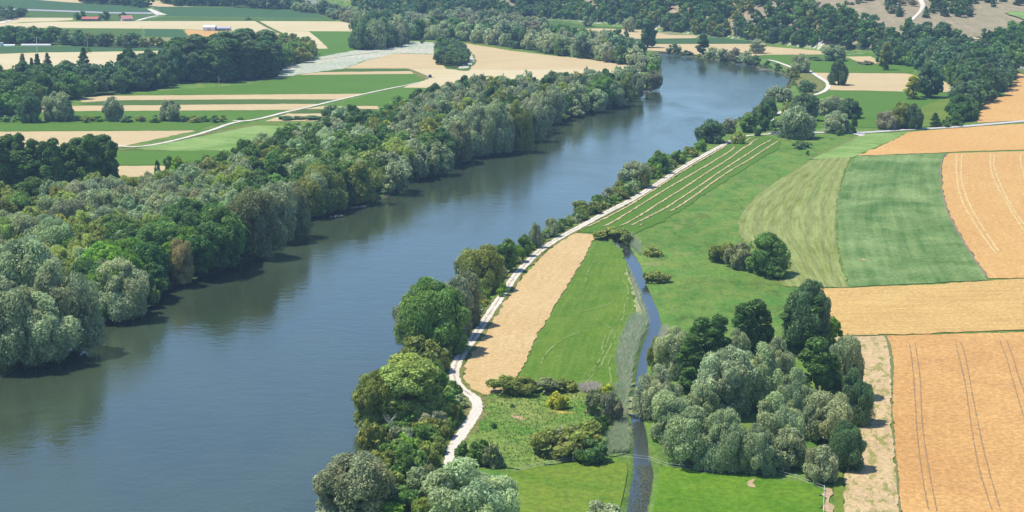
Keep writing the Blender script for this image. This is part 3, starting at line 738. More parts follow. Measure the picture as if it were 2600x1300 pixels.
def tubes(segs, sides=6):
    """segs: list of (points, radii)"""
    V, F = [], []
    for pts, rad in segs:
        pts = np.asarray(pts, float)
        tg = np.gradient(pts, axis=0); tg = unit(tg)
        off = len(V)
        for p, t, rr in zip(pts, tg, rad):
            u = unit(np.cross(t, [.31, .93, .2])); v = np.cross(t, u)
            for k in range(sides):
                an = 2 * pi * k / sides
                V.append(p + (u * cos(an) + v * sin(an)) * rr)
        for i in range(len(pts) - 1):
            for k in range(sides):
                k2 = (k + 1) % sides
                F.append((off + i * sides + k, off + i * sides + k2, off + (i + 1) * sides + k2, off + (i + 1) * sides + k))
        F.append(tuple(off + (len(pts) - 1) * sides + k for k in range(sides)))
    return V, F
def trunk_mesh(name, C, w, h, base, r0, nb=6, seed=1, mat=None, top=.8):
    r = np.random.default_rng(seed)
    zt = base + (h - base) * top
    zs = np.linspace(-.3, zt, 6)
    ax = np.column_stack([np.cumsum(r.normal(0, .02 * h, 6)) * [0, .3, .6, 1, 1, 1], np.cumsum(r.normal(0, .02 * h, 6)) * [0, .3, .6, 1, 1, 1], zs])
    segs = [(ax, r0 * np.array([1.25, .95, .75, .5, .3, .12]))]
    idx = r.permutation(len(C))[:nb]
    for i in idx:
        c = C[i]
        z0 = min(max(base * .7, c[2] * .45), zt * .8)
        s = np.array([np.interp(z0, zs, ax[:, 0]), np.interp(z0, zs, ax[:, 1]), z0])
        m = (s + c) / 2 + [0, 0, .04 * h]
        segs.append(([s, m, c], r0 * np.array([.42, .27, .10])))
    V, F = tubes(segs, 6)
    me = mesh_np(name, V, F, mat or M_BARK)
    return me

KINDS = {
    # kind: (width, height, base, nl, nsub, shape, droop, aspect, gap, lob, trunk radius, squash)
    'willow': dict(w=18, h=16, base=.6, nl=27, nsub=10, shape='dome', droop=.5, asp=1.5, lob=(.12, .29), r0=.55, squash=.9),
    'poplar': dict(w=9, h=24, base=.8, nl=30, nsub=7, shape='column', droop=0, asp=1.1, lob=(.17, .27), gap=.12, spread=.95, r0=.45, squash=1.15),
    'broad': dict(w=12, h=14, base=.9, low=.4, nl=24, nsub=8, shape='dome', droop=.1, asp=1.15, lob=(.13, .28), r0=.38, squash=.85),
    'spruce': dict(w=8.5, h=18, base=.6, nl=30, nsub=5, shape='cone', droop=.6, asp=1.5, lob=(.16, .2), r0=.28, squash=.55),
    'shrub': dict(w=6, h=3.6, base=.1, nl=12, nsub=7, shape='dome', droop=.1, asp=1.2, lob=(.17, .27), r0=.1, squash=.8),
}
LOD = {0: dict(nleaf=120, leaf=.30), 1: dict(nleaf=42, leaf=.52), 2: dict(nleaf=12, leaf=.95)}
SH_LOD = {0: dict(nleaf=80, leaf=.17), 1: dict(nleaf=36, leaf=.26), 2: dict(nleaf=12, leaf=.42)}
PROTO = {}
def proto(kind, lod, var):
    key = (kind, lod, var)
    if key in PROTO: return PROTO[key]
    k = KINDS[kind]
    q = (SH_LOD if kind == 'shrub' else LOD)[lod]
    nl = k['nl'] if lod < 2 else max(8, int(k['nl'] * .7))
    ns = k['nsub'] if lod < 2 else 5
    lf = q['leaf'] * (.8 if kind in ('spruce', 'broad') else 1)
    me, C = crown(kind + "_crown", 100 + var * 17 + lod, k['w'], k['h'], k['base'], nl, ns, q['nleaf'], lf, k['asp'], k['lob'], k['shape'], k['droop'], k.get('gap', 0), k['squash'], low=k.get('low', .2), spread=k.get('spread', .62))
    tm = trunk_mesh(kind + "_trunk", C, k['w'], k['h'], k['base'], k['r0'], seed=var, nb=0 if kind == 'spruce' else (6 if lod < 2 else 3))
    PROTO[key] = (me, tm)
    return PROTO[key]
NVAR = {0: 4, 1: 4, 2: 4}
NAMES = {'willow': ('willow_tree', 'willow'), 'poplar': ('poplar_tree', 'poplar'), 'broad': ('broadleaf_tree', 'tree'), 'spruce': ('conifer_tree', 'conifer'), 'shrub': ('shrub', 'shrub')}
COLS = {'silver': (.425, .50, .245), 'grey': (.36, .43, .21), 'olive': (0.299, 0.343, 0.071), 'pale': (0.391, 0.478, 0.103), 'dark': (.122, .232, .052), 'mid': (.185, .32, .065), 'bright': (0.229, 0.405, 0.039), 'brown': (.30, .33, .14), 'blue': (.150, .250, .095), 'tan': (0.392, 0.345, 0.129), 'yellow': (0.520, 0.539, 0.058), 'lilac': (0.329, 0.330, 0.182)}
COLW = {'silver': 'silvery', 'grey': 'grey-green', 'olive': 'olive', 'pale': 'pale green', 'dark': 'dark green', 'mid': 'green', 'bright': 'bright green', 'brown': 'brownish', 'blue': 'dull green', 'tan': 'tan', 'yellow': 'yellow-green', 'lilac': 'pale bare-twigged'}
CATS = {'willow': 'tree', 'poplar': 'tree', 'broad': 'tree', 'spruce': 'tree', 'shrub': 'shrub'}
SPECS = []      # everything that grows: placed at the end, biggest in view first
def grow(kind, x, y, z, w_, h_, col, label, group=None, hand=False, jitter=.10):
    SPECS.append(dict(kind=kind, x=x, y=y, z=z, w=w_, h=h_, col=col, label=label, group=group, hand=hand, j=jitter,
                      px=h_ * scale_at(x, y, z)))
_mp = sorted(MAINPATH, key=lambda q: q[1])
RDY = np.array([q[1] for q in _mp], float); RDX = np.array([q[0] for q in _mp], float)
def by_photo(kind, cx, base, top, wid, col, label, group=None, k=1.0093, f=.12):
    """a plant surveyed from the photograph: centre column, foot row, top row and width"""
    cx, base, top, wid = cx * k, base * k, top * k, wid * k
    if cx < np.interp(base, RDY, RDX) and 340 < base < 1250:
        ys = np.linspace(top, base, 14); m = (top + base) / 2
        e = wid / 2 * np.sqrt(np.clip(1 - ((ys - m) / ((base - top) / 2 + 1)) ** 2, 0, 1)) * (1 - .0 * ys)
        lim = np.interp(ys, RDY, RDX) - 10 - .012 * ys
        ov = float((cx + e - lim)[ys > m - .2 * (base - top)].max())
        if ov > 0:
            cx -= ov * .62; wid -= ov * .76
            wid = max(wid, 14)
    p = P(cx, base - f * wid)
    s = scale_at(*p)
    w_ = wid / s
    h_ = top_z(p[0], p[1] + .12 * w_, top) - p[2]
    grow(kind, p[0], p[1], p[2], w_, max(h_, .8), col, label, group, hand=True, jitter=.05)
def inside(x, y, poly):
    _, i = seg_dist(np.array([x], float), np.array([y], float), poly, True)
    return bool(i[0])
def fit(base, *more):
    for m in more:
        t = base + ", " + m
        if len(t.split()) <= 16: base = t
    return base
EXCL = [np.array([P(*p)[:2] for p in q]) for q in ([(1885, 62), (1915, 36), (1960, 8), (2020, -25), (2070, -25), (2040, 10), (2000, 34), (1965, 48), (1920, 64)], R3([(1540, 250), (1600, 110), (1740, 100), (1760, 240)]), R3([(700, 120), (730, 10), (820, -10), (830, 110)]))]
TRACK = np.array([P(*p)[:2] for p in R4([(1500, -60), (1530, 0), (1562, 55), (1545, 95), (1510, 145), (1475, 175), (1415, 225), (1405, 262), (1460, 300), (1600, 355)])])
def forest(px, spacing, mix, group, where, hmul=1.0, maxn=400, edge=None, keep=1.0, rv=False, floor=True):
    """scatter trees over a patch outlined in the photograph; mix: list of (weight, kind, colour, width, height)"""
    poly = np.array([P(*p)[:2] for p in px])
    lo, hi = poly.min(0), poly.max(0)
    pts = []
    grid = {}
    r = rng
    wts = np.array([m[0] for m in mix], float); wts /= wts.sum()
    n_try = int((hi - lo).prod() / spacing ** 2 * 7)
    cand = lo + r.random((min(n_try, 60000), 2)) * (hi - lo)
    _, ins = seg_dist(cand[:, 0], cand[:, 1], poly, True)
    cand = cand[ins]
    if rv:
        d_, i_ = seg_dist(cand[:, 0], cand[:, 1], RIVER, True)
        cand = cand[(~i_) & (d_ > 2.0)]
    for ex in EXCL:
        if len(cand):
            _, i_ = seg_dist(cand[:, 0], cand[:, 1], ex, True)
            cand = cand[~i_]
    if not rv and len(cand):
        d_, _ = seg_dist(cand[:, 0], cand[:, 1], TRACK)
        cand = cand[d_ > 9]
    for x, y in cand:
        g = (int(x // spacing), int(y // spacing))
        ok = True
        for a in (-1, 0, 1):
            for b in (-1, 0, 1):
                for q in grid.get((g[0] + a, g[1] + b), ()):
                    if (q[0] - x) ** 2 + (q[1] - y) ** 2 < spacing ** 2: ok = False; break
        if ok:
            grid.setdefault(g, []).append((x, y)); pts.append((x, y))
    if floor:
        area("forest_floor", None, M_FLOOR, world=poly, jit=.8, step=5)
    pts = pts[:maxn]
    if not pts: return
    im = np.array([[1300 + FPX * x / (y * CT + (CAM_H - float(hill(x, y))) * ST), y] for x, y in pts])
    qx = np.argsort(np.argsort(im[:, 0])) / max(1, len(pts) - 1); qy = np.argsort(np.argsort(im[:, 1])) / max(1, len(pts) - 1)
    HX = ["left end", "left part", "centre", "right part", "right end"]; HY = ["front edge", "front", "middle", "back", "far edge"]
    for i_, (x, y) in enumerate(pts):
        if r.random() > keep: continue
        # clumped species
        u = (sin(x / 23.0 + 1.3) * sin(y / 41.0) * .5 + .5) * .5 + r.random() * .5
        m = mix[int(np.searchsorted(np.cumsum(wts), min(u, .9999)))]
        sc_ = r.uniform(.78, 1.25)
        grow(m[1], x, y, float(hill(x, y)), 1.12 * m[3] * sc_ * r.uniform(.9, 1.15), m[4] * sc_ * hmul, m[2], fit(f"{'small ' if sc_ < .93 else ('large ' if sc_ > 1.1 else '')}{COLW[m[2]]} {NAMES[m[1]][1]} {where}", HX[min(4, int(qx[i_] * 5))], HY[min(4, int(qy[i_] * 5))]), f"{COLW[m[2]]} {NAMES[m[1]][1]}s {where}", jitter=.10)

M_FLOOR = field_mat('shaded_floor', (.045, .075, .022), (.075, .10, .035), patch=.6, stripe=.2, fine=.3, patch_scale=.08)  # green-brown wood floor, shade put into its colour so gaps between trees look dark
_tmp = {}
def jcol(c, j):
    c = np.array(COLS[c]) * (1 + rng.normal(0, j))
    c = c * (1 + rng.normal(0, j * .5, 3))
    return (*np.clip(c, .01, .6), 1.0)
def lod_of(px):
    return 0 if px > 105 else (1 if px > 42 else 2)
def place(s, i):
    kd = s['kind']; K = KINDS[kd]
    lod = lod_of(max(s['px'], s['w'] * scale_at(s['x'], s['y'], s['z']) * .7))
    cm, tm = proto(kd, lod, int(rng.integers(NVAR[lod])))
    sx, sz = s['w'] / K['w'], s['h'] / K['h']
    col = jcol(s['col'], s['j'])
    rz = rng.uniform(0, 2 * pi)
    nm = NAMES[kd][0]
    big = s['px'] > 26 and kd != 'shrub'
    if big:
        e = bpy.data.objects.new(nm, None); COL.objects.link(e)
        e.location = (s['x'], s['y'], s['z']); e.rotation_euler = (0, 0, rz); e.scale = (sx, sx * rng.uniform(.94, 1.06), sz)
        c = bpy.data.objects.new("crown", cm); COL.objects.link(c); c.parent = e; c.color = col
        t = bpy.data.objects.new("trunk", tm); COL.objects.link(t); t.parent = e
    else:
        e = bpy.data.objects.new(nm, cm); COL.objects.link(e)
        e.location = (s['x'], s['y'], s['z']); e.rotation_euler = (0, 0, rz); e.scale = (sx, sx * rng.uniform(.9, 1.1), sz); e.color = col
    tag(e, s['label'], CATS[kd], s['group'])
    return e
def merge_stuff(name, specs, label, cat):
    V, LS, C_, off = [], [], [], 0
    starts = []; lo = 0
    for s in specs:
        me, _ = proto(s['kind'], 2, int(rng.integers(4)))
        K = KINDS[s['kind']]
        if me.name not in _tmp:
            co = np.empty(len(me.vertices) * 3, np.float32); me.vertices.foreach_get("co", co)
            li = np.empty(len(me.loops), np.int32); me.loops.foreach_get("vertex_index", li)
            st = np.empty(len(me.polygons), np.int32); me.polygons.foreach_get("loop_start", st)
            cc = np.empty(len(me.vertices) * 4, np.float32); me.color_attributes["col"].data.foreach_get("color", cc)
            _tmp[me.name] = (co.reshape(-1, 3), li, st, cc.reshape(-1, 4))
        co, li, st, cc = _tmp[me.name]
        a = rng.uniform(0, 2 * pi)
        q = co * [s['w'] / K['w'], s['w'] / K['w'], s['h'] / K['h']]
        q = np.column_stack([q[:, 0] * cos(a) - q[:, 1] * sin(a) + s['x'], q[:, 0] * sin(a) + q[:, 1] * cos(a) + s['y'], q[:, 2] + s['z']])
        V.append(q); LS.append(li + off); starts.append(st + lo); off += len(q); lo += len(li)
        C_.append(cc * np.array(jcol(s['col'], s['j'])))
    V = np.concatenate(V).astype(np.float32); LS = np.concatenate(LS).astype(np.int32); starts = np.concatenate(starts).astype(np.int32); C_ = np.concatenate(C_).astype(np.float32)
    me = bpy.data.meshes.new(name)
    me.vertices.add(len(V)); me.vertices.foreach_set("co", V.ravel())
    me.loops.add(len(LS)); me.loops.foreach_set("vertex_index", LS)
    me.polygons.add(len(starts)); me.polygons.foreach_set("loop_start", starts)
    at = me.color_attributes.new("col", 'FLOAT_COLOR', 'POINT'); at.data.foreach_set("color", C_.ravel())
    me.update(calc_edges=True); me.materials.append(M_LEAF)
    o = link(name, me)
    tag(o, label, cat, kind='stuff')
    return o
# ------------------------------------------------------------------ single trees and shrubs seen in the photograph (columns and rows as read off it)
BP = by_photo
# right bank, foreground
BP('willow', 1180, 1385, 1156, 262, 'silver', "huge pale round willow at the bottom edge, below the end of the gravel road")
BP('willow', 890, 1335, 1136, 205, 'grey', "big grey willow leaning over the water at the bottom, left of the brushy bank")
BP('shrub', 952, 1335, 1258, 130, 'bright', "bright green shrub at the bottom edge between the two lowest willows")
BP('broad', 1030, 1085, 900, 190, 'pale', "large leafy tree by the river with a pale bare trunk standing below it")
BP('willow', 955, 1085, 930, 130, 'olive', "olive willow over the water, left half of the leafy tree clump above the dead trunk")
BP('broad', 1112, 1060, 915, 110, 'mid', "darker green tree beside the sharp bend of the gravel road")
BP('willow', 1100, 905, 703, 185, 'mid', "large billowing green willow on the river bank, widest tree left of the tan field")
BP('willow', 1040, 880, 745, 100, 'grey', "grey-green willow hanging over the water at the left of the large billowing one")
BP('willow', 1195, 830, 688, 115, 'brown', "brownish-green willow behind the large billowing willow, beside the gravel road")
BP('willow', 1150, 860, 700, 100, 'grey', "grey willow between the billowing green willow and the gravel road")
BP('shrub', 1075, 950, 848, 140, 'olive', "broad olive shrub under the large billowing willow")
BP('shrub', 1130, 960, 905, 70, 'olive', "small olive shrub touching the gravel road above its sharp bend")
BP('willow', 1212, 745, 620, 115, 'olive', "olive willow group on the bank left of the top of the tan field")
BP('willow', 1175, 720, 625, 60, 'grey', "slim grey willow at the water, left of the olive willow group")
BP('broad', 1262, 735, 640, 80, 'olive', "rounded olive tree touching the gravel road left of the tan field")
BP('shrub', 1262, 750, 712, 40, 'bright', "small bright green shrub beside the road above the shadow stripes")
BP('broad', 1290, 690, 602, 80, 'mid', "green round tree on the bank level with the tan field's upper part")
BP('shrub', 1250, 668, 618, 60, 'mid', "green bush at the waterline left of the green round bank tree")
BP('broad', 1335, 650, 590, 60, 'mid', "small green tree on the bank just before the two slim willows")
BP('shrub', 1320, 665, 615, 65, 'bright', "bright low bush between the road and the river near the tan field's top")
BP('willow', 1362, 628, 562, 52, 'grey', "left one of two slim grey willows by the water at the tan field's top corner")
BP('willow', 1392, 600, 548, 42, 'silver', "right one of two slim grey willows by the water at the tan field's top corner")
BP('shrub', 1458, 552, 524, 38, 'dark', "small dark bush at the left end of the long low thicket by the water")
BP('shrub', 1488, 546, 505, 80, 'olive', "long low thicket by the water beside the straight of the gravel road")
BP('shrub', 1510, 530, 505, 50, 'olive', "right-hand end bush of the long low waterside thicket")
BP('shrub', 1555, 508, 474, 64, 'olive', "dense olive bush between river and gravel road, below the leaning grey willow")
BP('willow', 1602, 492, 455, 44, 'silver', "small pale round willow in front of the leaning grey willow")
BP('willow', 1592, 480, 405, 80, 'grey', "leaning grey willow with open branches over the water beside the striped field")
BP('shrub', 1622, 478, 420, 52, 'olive', "olive bush right of the leaning grey willow")
BP('shrub', 1650, 455, 412, 62, 'bright', "pale green bush between the leaning willow and the dark pair")
BP('broad', 1655, 440, 380, 50, 'mid', "taller green tree of the dark pair beside the gravel road")
BP('broad', 1685, 442, 395, 52, 'dark', "lower dark tree of the pair beside the gravel road")
BP('shrub', 1715, 418, 383, 54, 'dark', "dark bush next up the bank from the dark pair of trees")
BP('shrub', 1740, 400, 368, 50, 'olive', "olive bush below the bright green bush near the top of the gravel road")
BP('shrub', 1762, 385, 350, 40, 'bright', "bright green bush by the water at the top of the gravel road's straight")
BP('willow', 1790, 368, 302, 74, 'blue', "bluish-green willow by the river just left of the road's upper curve")
BP('willow', 1832, 340, 297, 46, 'brown', "brownish feathery willow behind the bluish-green one")
BP('willow', 1856, 366, 330, 38, 'pale', "small ball-shaped willow on the gravel road's upper curve")
BP('broad', 1882, 338, 286, 46, 'mid', "round green tree behind the ball-shaped willow")
BP('broad', 1925, 332, 264, 40, 'dark', "dark round tree above the parked cars")
BP('broad', 1905, 312, 272, 34, 'blue', "dull green tree left of the dark round tree above the parked cars")
BP('broad', 1950, 338, 300, 36, 'mid', "small green tree right above the parked cars")
BP('broad', 1905, 345, 322, 20, 'dark', "small dark bush left of the parked cars")
# around the paved road
BP('willow', 2000, 358, 268, 92, 'grey', "large grey-green willow casting its shadow across the end of the striped field")
BP('willow', 2018, 312, 235, 72, 'blue', "dark willow right behind the large grey-green willow by the road")
BP('willow', 2095, 300, 240, 96, 'grey', "wide low willow group in the green meadow, left part")
BP('willow', 2138, 305, 248, 60, 'blue', "right end willow of the wide low group in the green meadow")
BP('willow', 2108, 342, 280, 74, 'silver', "grey-green willow between the wide low group and the paved road")
BP('poplar', 2148, 338, 288, 18, 'dark', "slim dark tree right of the grey-green willow at the paved road")
BP('willow', 2228, 332, 280, 58, 'lilac', "grey left-hand tree of the three-crowned clump above the paved road")
BP('willow', 2268, 330, 258, 62, 'olive', "olive middle tree of the three-crowned clump above the paved road")
BP('willow', 2298, 330, 262, 56, 'blue', "dark right-hand tree of the three-crowned clump above the paved road")
BP('spruce', 2352, 322, 284, 30, 'dark', "small dark cone-shaped tree beside the paved road")
BP('shrub', 2380, 324, 300, 40, 'dark', "low dark bush right of the cone-shaped tree")
BP('shrub', 2405, 322, 302, 36, 'dark', "low dark bush beside the road at the foot of the tree belt")
BP('shrub', 2018, 380, 354, 56, 'blue', "flat grey-green bush in the meadow below the large shady willow")
BP('shrub', 2032, 392, 378, 10, 'dark', "tiny dark bush in the meadow under the flat bush")
BP('shrub', 2112, 344, 326, 26, 'dark', "small dark bush in front of the paved road next to a white post")
BP('broad', 2337, 250, 158, 72, 'blue', "tall broad dark tree in the green meadow at the edge of the stubble field", f=.06)
BP('poplar', 2296, 252, 190, 40, 'yellow', "thin pale see-through tree left of the tall broad dark tree", f=.06)
BP('poplar', 2225, 178, 108, 30, 'olive', "column-shaped tree standing alone in the green field", f=.06)
BP('willow', 2098, 160, 113, 62, 'grey', "upper grey crown of the tall willow pair at the bend of the white track")
BP('willow', 2108, 217, 150, 48, 'blue', "lower drooping willow of the tall pair at the bend of the white track", f=.06)
BP('shrub', 2050, 158, 143, 50, 'blue', "low hedge-like bush left of the tall willow pair")
BP('shrub', 2175, 168, 152, 42, 'lilac', "reddish-grey low bush right of the tall willow pair")
BP('willow', 2013, 188, 136, 48, 'silver', "round grey willow beside the white track near the river bend")
BP('willow', 1968, 262, 217, 58, 'grey', "grey round bush tree on the bank below the river bend")
BP('willow', 2028, 237, 202, 46, 'blue', "dark bushy willow inside the bend of the white track")
BP('shrub', 1995, 200, 168, 34, 'olive', "olive bush on the outer river bend")
BP('shrub', 1955, 180, 160, 26, 'dark', "dark low bush on the outer bank just right of the big willow thicket")
BP('willow', 1940, 258, 225, 36, 'grey', "small willow right at the water's edge below the outer bend")
BP('willow', 1935, 295, 245, 44, 'blue', "dull green willow between river and gravel road")
BP('willow', 1985, 290, 255, 40, 'olive', "olive bush behind the large shady willow")
BP('broad', 1908, 140, 98, 48, 'grey', "round grey-green tree in the stubble field beyond the river thicket")
BP('poplar', 1768, 142, 84, 32, 'blue', "tall slim tree over the left end of the river thicket")
BP('willow', 1790, 148, 118, 40, 'silver', "first willow of the far-bank thicket from the left")
BP('willow', 1820, 155, 122, 42, 'grey', "second willow of the far-bank thicket from the left")
BP('willow', 1848, 160, 120, 44, 'lilac', "grey middle willow of the far-bank thicket")
BP('willow', 1875, 165, 128, 44, 'grey', "fourth willow of the far-bank thicket from the left")
BP('willow', 1900, 168, 138, 36, 'blue', "last willow of the far-bank thicket, nearest the bank bushes")
BP('shrub', 1932, 172, 152, 20, 'dark', "small round bush on the bank right of the far-bank thicket")
BP('willow', 1694, 140, 110, 40, 'blue', "bushy willow at the water right of the tall ivy-clad poplar")
BP('shrub', 1724, 145, 126, 38, 'blue', "low bush at the water beside the bushy far willow")
BP('poplar', 1630, 122, 50, 42, 'blue', "tall ivy-clad poplar standing in the stubble by the far river bank", f=.05)
BP('willow', 1583, 82, 42, 32, 'silver', "pale-topped tree in the far stubble field left of the ivy-clad poplar", f=.05)
BP('shrub', 1572, 106, 78, 26, 'blue', "dark bush below the pale-topped tree")
BP('broad', 1478, 68, 41, 30, 'grey', "single round tree in the far green strip under the wooded hill", f=.05)
BP('broad', 1695, 84, 55, 26, 'lilac', "pinkish-grey tree at the foot of the wooded hill")
# grove right of the creek
BP('willow', 2035, 905, 712, 120, 'blue', "grey-topped dark tree at the upper end of the grove, next to the wheat")
BP('poplar', 2000, 900, 745, 95, 'dark', "dark tall poplar at the upper end of the grove beside the grey-topped tree")
BP('poplar', 2045, 905, 745, 95, 'dark', "dark poplar of the upper grove nearest the wheat field")
BP('broad', 2095, 885, 800, 50, 'bright', "bright green tree sticking out of the grove into the wheat field")
BP('poplar', 1868, 935, 765, 66, 'dark', "pointed dark poplar, left one of two in the upper middle of the grove")
BP('poplar', 1903, 925, 755, 70, 'dark', "pointed dark poplar, right one of two in the upper middle of the grove")
BP('poplar', 1760, 985, 800, 80, 'dark', "broad dark poplar at the upper left of the grove")
BP('poplar', 1802, 990, 795, 80, 'dark', "dark poplar right of the broad one at the upper left of the grove")
BP('poplar', 1735, 1010, 845, 80, 'dark', "lower dark poplar hidden among grey willows at the left of the grove")
BP('willow', 1700, 960, 828, 95, 'silver', "silvery willow at the grove's upper left corner near the creek")
BP('willow', 1855, 960, 832, 75, 'silver', "silvery willow between the dark poplars of the grove")
BP('willow', 1950, 980, 850, 90, 'grey', "grey willow in the middle of the grove behind the big silvery ones")
BP('willow', 1650, 1060, 920, 110, 'silver', "silvery willow leaning over the creek at the grove's left edge")
BP('willow', 1690, 1120, 985, 120, 'silver', "round silvery willow at the grove's left, above the blue creek pool")
BP('willow', 1760, 1100, 965, 110, 'grey', "grey-green willow between the two round silvery willows of the grove's left side")
BP('willow', 1825, 1060, 878, 150, 'silver', "tallest silvery willow in the centre of the grove")
BP('willow', 1905, 1040, 865, 120, 'silver', "silvery willow right of the tallest one in the grove centre")
BP('willow', 1745, 1185, 1030, 140, 'silver', "drooping silvery willow at the front left of the grove, by the fence")
BP('willow', 1820, 1195, 1035, 110, 'grey', "grey willow at the front of the grove whose lowest bough touches the bright meadow")
BP('poplar', 2050, 1065, 850, 105, 'dark', "dark green poplar rising through the right side of the grove")
BP('poplar', 2085, 1050, 890, 70, 'mid', "greener poplar right behind the dark one on the grove's right side")
BP('willow', 2120, 1010, 845, 100, 'grey', "grey willow on the grove's right edge next to the thin stubble strip")
BP('willow', 2150, 1075, 930, 90, 'blue', "dull green willow farthest right in the grove")
BP('willow', 1955, 1160, 990, 130, 'silver', "big silvery willow in the front middle of the grove")
BP('willow', 2085, 1130, 985, 130, 'silver', "big silvery willow at the grove's right front")
BP('willow', 2000, 1105, 930, 110, 'grey', "grey willow in the shade of the poplar, right half of the grove")
BP('willow', 1905, 1200, 1070, 90, 'grey', "small grey willow over the fence at the grove's front")
BP('willow', 2062, 1222, 1120, 90, 'silver', "rounded low willow bough-tree at the corner above the fence post row")
BP('willow', 2128, 1190, 1060, 90, 'blue', "dull green willow at the grove's lower right corner casting shade on the stubble")
BP('willow', 1985, 1190, 1080, 100, 'grey', "grey willow beside the fallen log at the grove's front")
# shrubs between road, creek and meadow
BP('shrub', 1265, 1005, 945, 90, 'olive', "left part of the long olive-brown thicket below the tan field")
BP('shrub', 1315, 1002, 945, 80, 'olive', "middle part of the long olive-brown thicket below the tan field")
BP('shrub', 1370, 1000, 950, 80, 'brown', "brown right part of the long thicket below the tan field")
BP('shrub', 1420, 992, 952, 60, 'olive', "last bush of the thicket, below the green plot")
BP('shrub', 1402, 1034, 985, 60, 'yellow', "yellow-green bush above the yellow flowers")
BP('shrub', 1530, 1002, 965, 48, 'yellow', "yellowish bush near the creek, above the brown thicket")
BP('shrub', 1500, 1050, 975, 66, 'brown', "brown scrubby bush left of the creek")
BP('shrub', 1535, 1075, 985, 60, 'lilac', "half-bare greyish bush next to the reeds of the creek")
BP('shrub', 1510, 1098, 1045, 60, 'dark', "dark bush under the brown scrub by the creek")
BP('shrub', 1465, 1140, 1060, 120, 'olive', "large olive willow scrub above the lower meadow, upper right part")
BP('shrub', 1390, 1160, 1085, 130, 'olive', "large olive willow scrub above the lower meadow, lower left part")
BP('shrub', 1490, 1172, 1110, 90, 'dark', "dark green scrub at the right of the big olive scrub")
BP('shrub', 1430, 1130, 1070, 90, 'grey', "greyish scrub on top of the big olive scrub")
BP('shrub', 1180, 1175, 1108, 70, 'mid', "green shrub pushing against the right edge of the gravel road")
BP('shrub', 1240, 1180, 1115, 60, 'brown', "brownish shrub right of the green shrub on the gravel road's edge")
BP('shrub', 1215, 1165, 1105, 34, 'dark', "slim dark bush between the roadside green and brown shrubs")
BP('shrub', 1288, 1028, 1015, 16, 'dark', "tiny dark bush in the rough pasture")
BP('shrub', 1243, 1082, 1062, 18, 'dark', "very small dark bush alone in the rough pasture near the road")
BP('shrub', 1510, 1320, 1262, 100, 'silver', "pale bush tops poking up at the bottom edge beside the creek")
BP('shrub', 1540, 612, 572, 84, 'olive', "dark olive bush at the head of the creek, above the green plot")
BP('shrub', 1575, 618, 582, 40, 'olive', "smaller bush right of the dark olive one at the creek head")
BP('shrub', 1640, 650, 618, 54, 'olive', "round bush in the meadow beside the creek head")
BP('shrub', 1650, 716, 680, 66, 'olive', "flat olive bush leaning over the creek by its little crossing")
BP('shrub', 1815, 668, 610, 80, 'olive', "left part of the brownish scrub in the big meadow")
BP('shrub', 1855, 682, 612, 80, 'brown', "brown-topped part of the scrub in the big meadow")
BP('broad', 1938, 705, 588, 100, 'mid', "bright green tree at the edge of the mown meadow")
BP('shrub', 1905, 692, 640, 60, 'mid', "dark green shrub in front of the bright tree by the mown meadow")
BP('shrub', 1955, 708, 670, 50, 'mid', "low green shrub at the foot of the bright tree by the mown meadow")
BP('shrub', 1650, 940, 850, 40, 'olive', "thin shrub on the creek bank above the silvery grove")
# brush between gravel road and river at the bottom
BRUSH = [('shrub', 945, 1165, 1060, 90, 'olive', "olive bush under the dead trunk at the water's edge"), ('shrub', 1010, 1150, 1075, 80, 'grey', "grey-green bush right of the dead trunk"),
    ('shrub', 1070, 1140, 1065, 80, 'mid', "green bush below the darker tree at the road bend"), ('shrub', 960, 1200, 1130, 90, 'olive', "olive bush above the big grey willow at the bottom"),
    ('shrub', 1025, 1215, 1120, 90, 'mid', "green bush in the middle of the brushy bank"), ('shrub', 1080, 1195, 1120, 60, 'olive', "olive bush close to the left edge of the gravel road"),
    ('shrub', 1050, 1260, 1180, 100, 'grey', "greyish bush in the lower brushy bank"), ('shrub', 1090, 1235, 1165, 56, 'brown', "dry twiggy bush beside the lower end of the gravel road"),
    ('shrub', 990, 1260, 1180, 90, 'olive', "olive bush right beside the crown of the big grey willow at the bottom"), ('shrub', 1010, 1310, 1225, 100, 'mid', "green bush between the two lowest willows"),
    ('shrub', 1120, 1090, 1050, 40, 'bright', "small bright bush at the left verge of the road's curve"), ('shrub', 985, 1105, 1060, 60, 'mid', "green bush just behind the dead trunk"),
    ('shrub', 1060, 1325, 1250, 70, 'olive', "olive bush tucked against the huge pale willow")]
for b in BRUSH: BP(*b)
# left bank, riverside trees
BP('willow', 20, 935, 700, 190, 'grey', "grey willow cut by the left edge, lowest on the left bank")
BP('willow', 90, 930, 740, 190, 'silver', "pale willow whose boughs hang to the water at the lower left")
BP('willow', 160, 900, 655, 180, 'grey', "broad grey-green willow, right of the two giants at the lower left")
BP('willow', 60, 840, 600, 200, 'silver', "giant silvery willow at the left edge behind the waterside ones")
BP('willow', 180, 880, 780, 100, 'silver', "low pale willow bough-tree touching the water at the lower left")
BP('willow', 305, 812, 658, 138, 'silver', "freestanding pale willow on the left bank with a dark shadow beneath")
BP('shrub', 257, 812, 765, 38, 'mid', "small green bush left of the freestanding pale willow")
BP('willow', 458, 718, 603, 66, 'tan', "tan withered tree at the water on the left bank")
BP('shrub', 390, 768, 720, 30, 'pale', "small pale bush at the water between the pale willow and the tan tree")
BP('broad', 520, 705, 560, 130, 'dark', "dark green tree at the water right of the tan tree")
BP('broad', 555, 690, 520, 110, 'mid', "green tree above the water right of the dark one on the left bank")
BP('broad', 480, 660, 500, 120, 'dark', "dark tree behind the tan tree on the left bank")
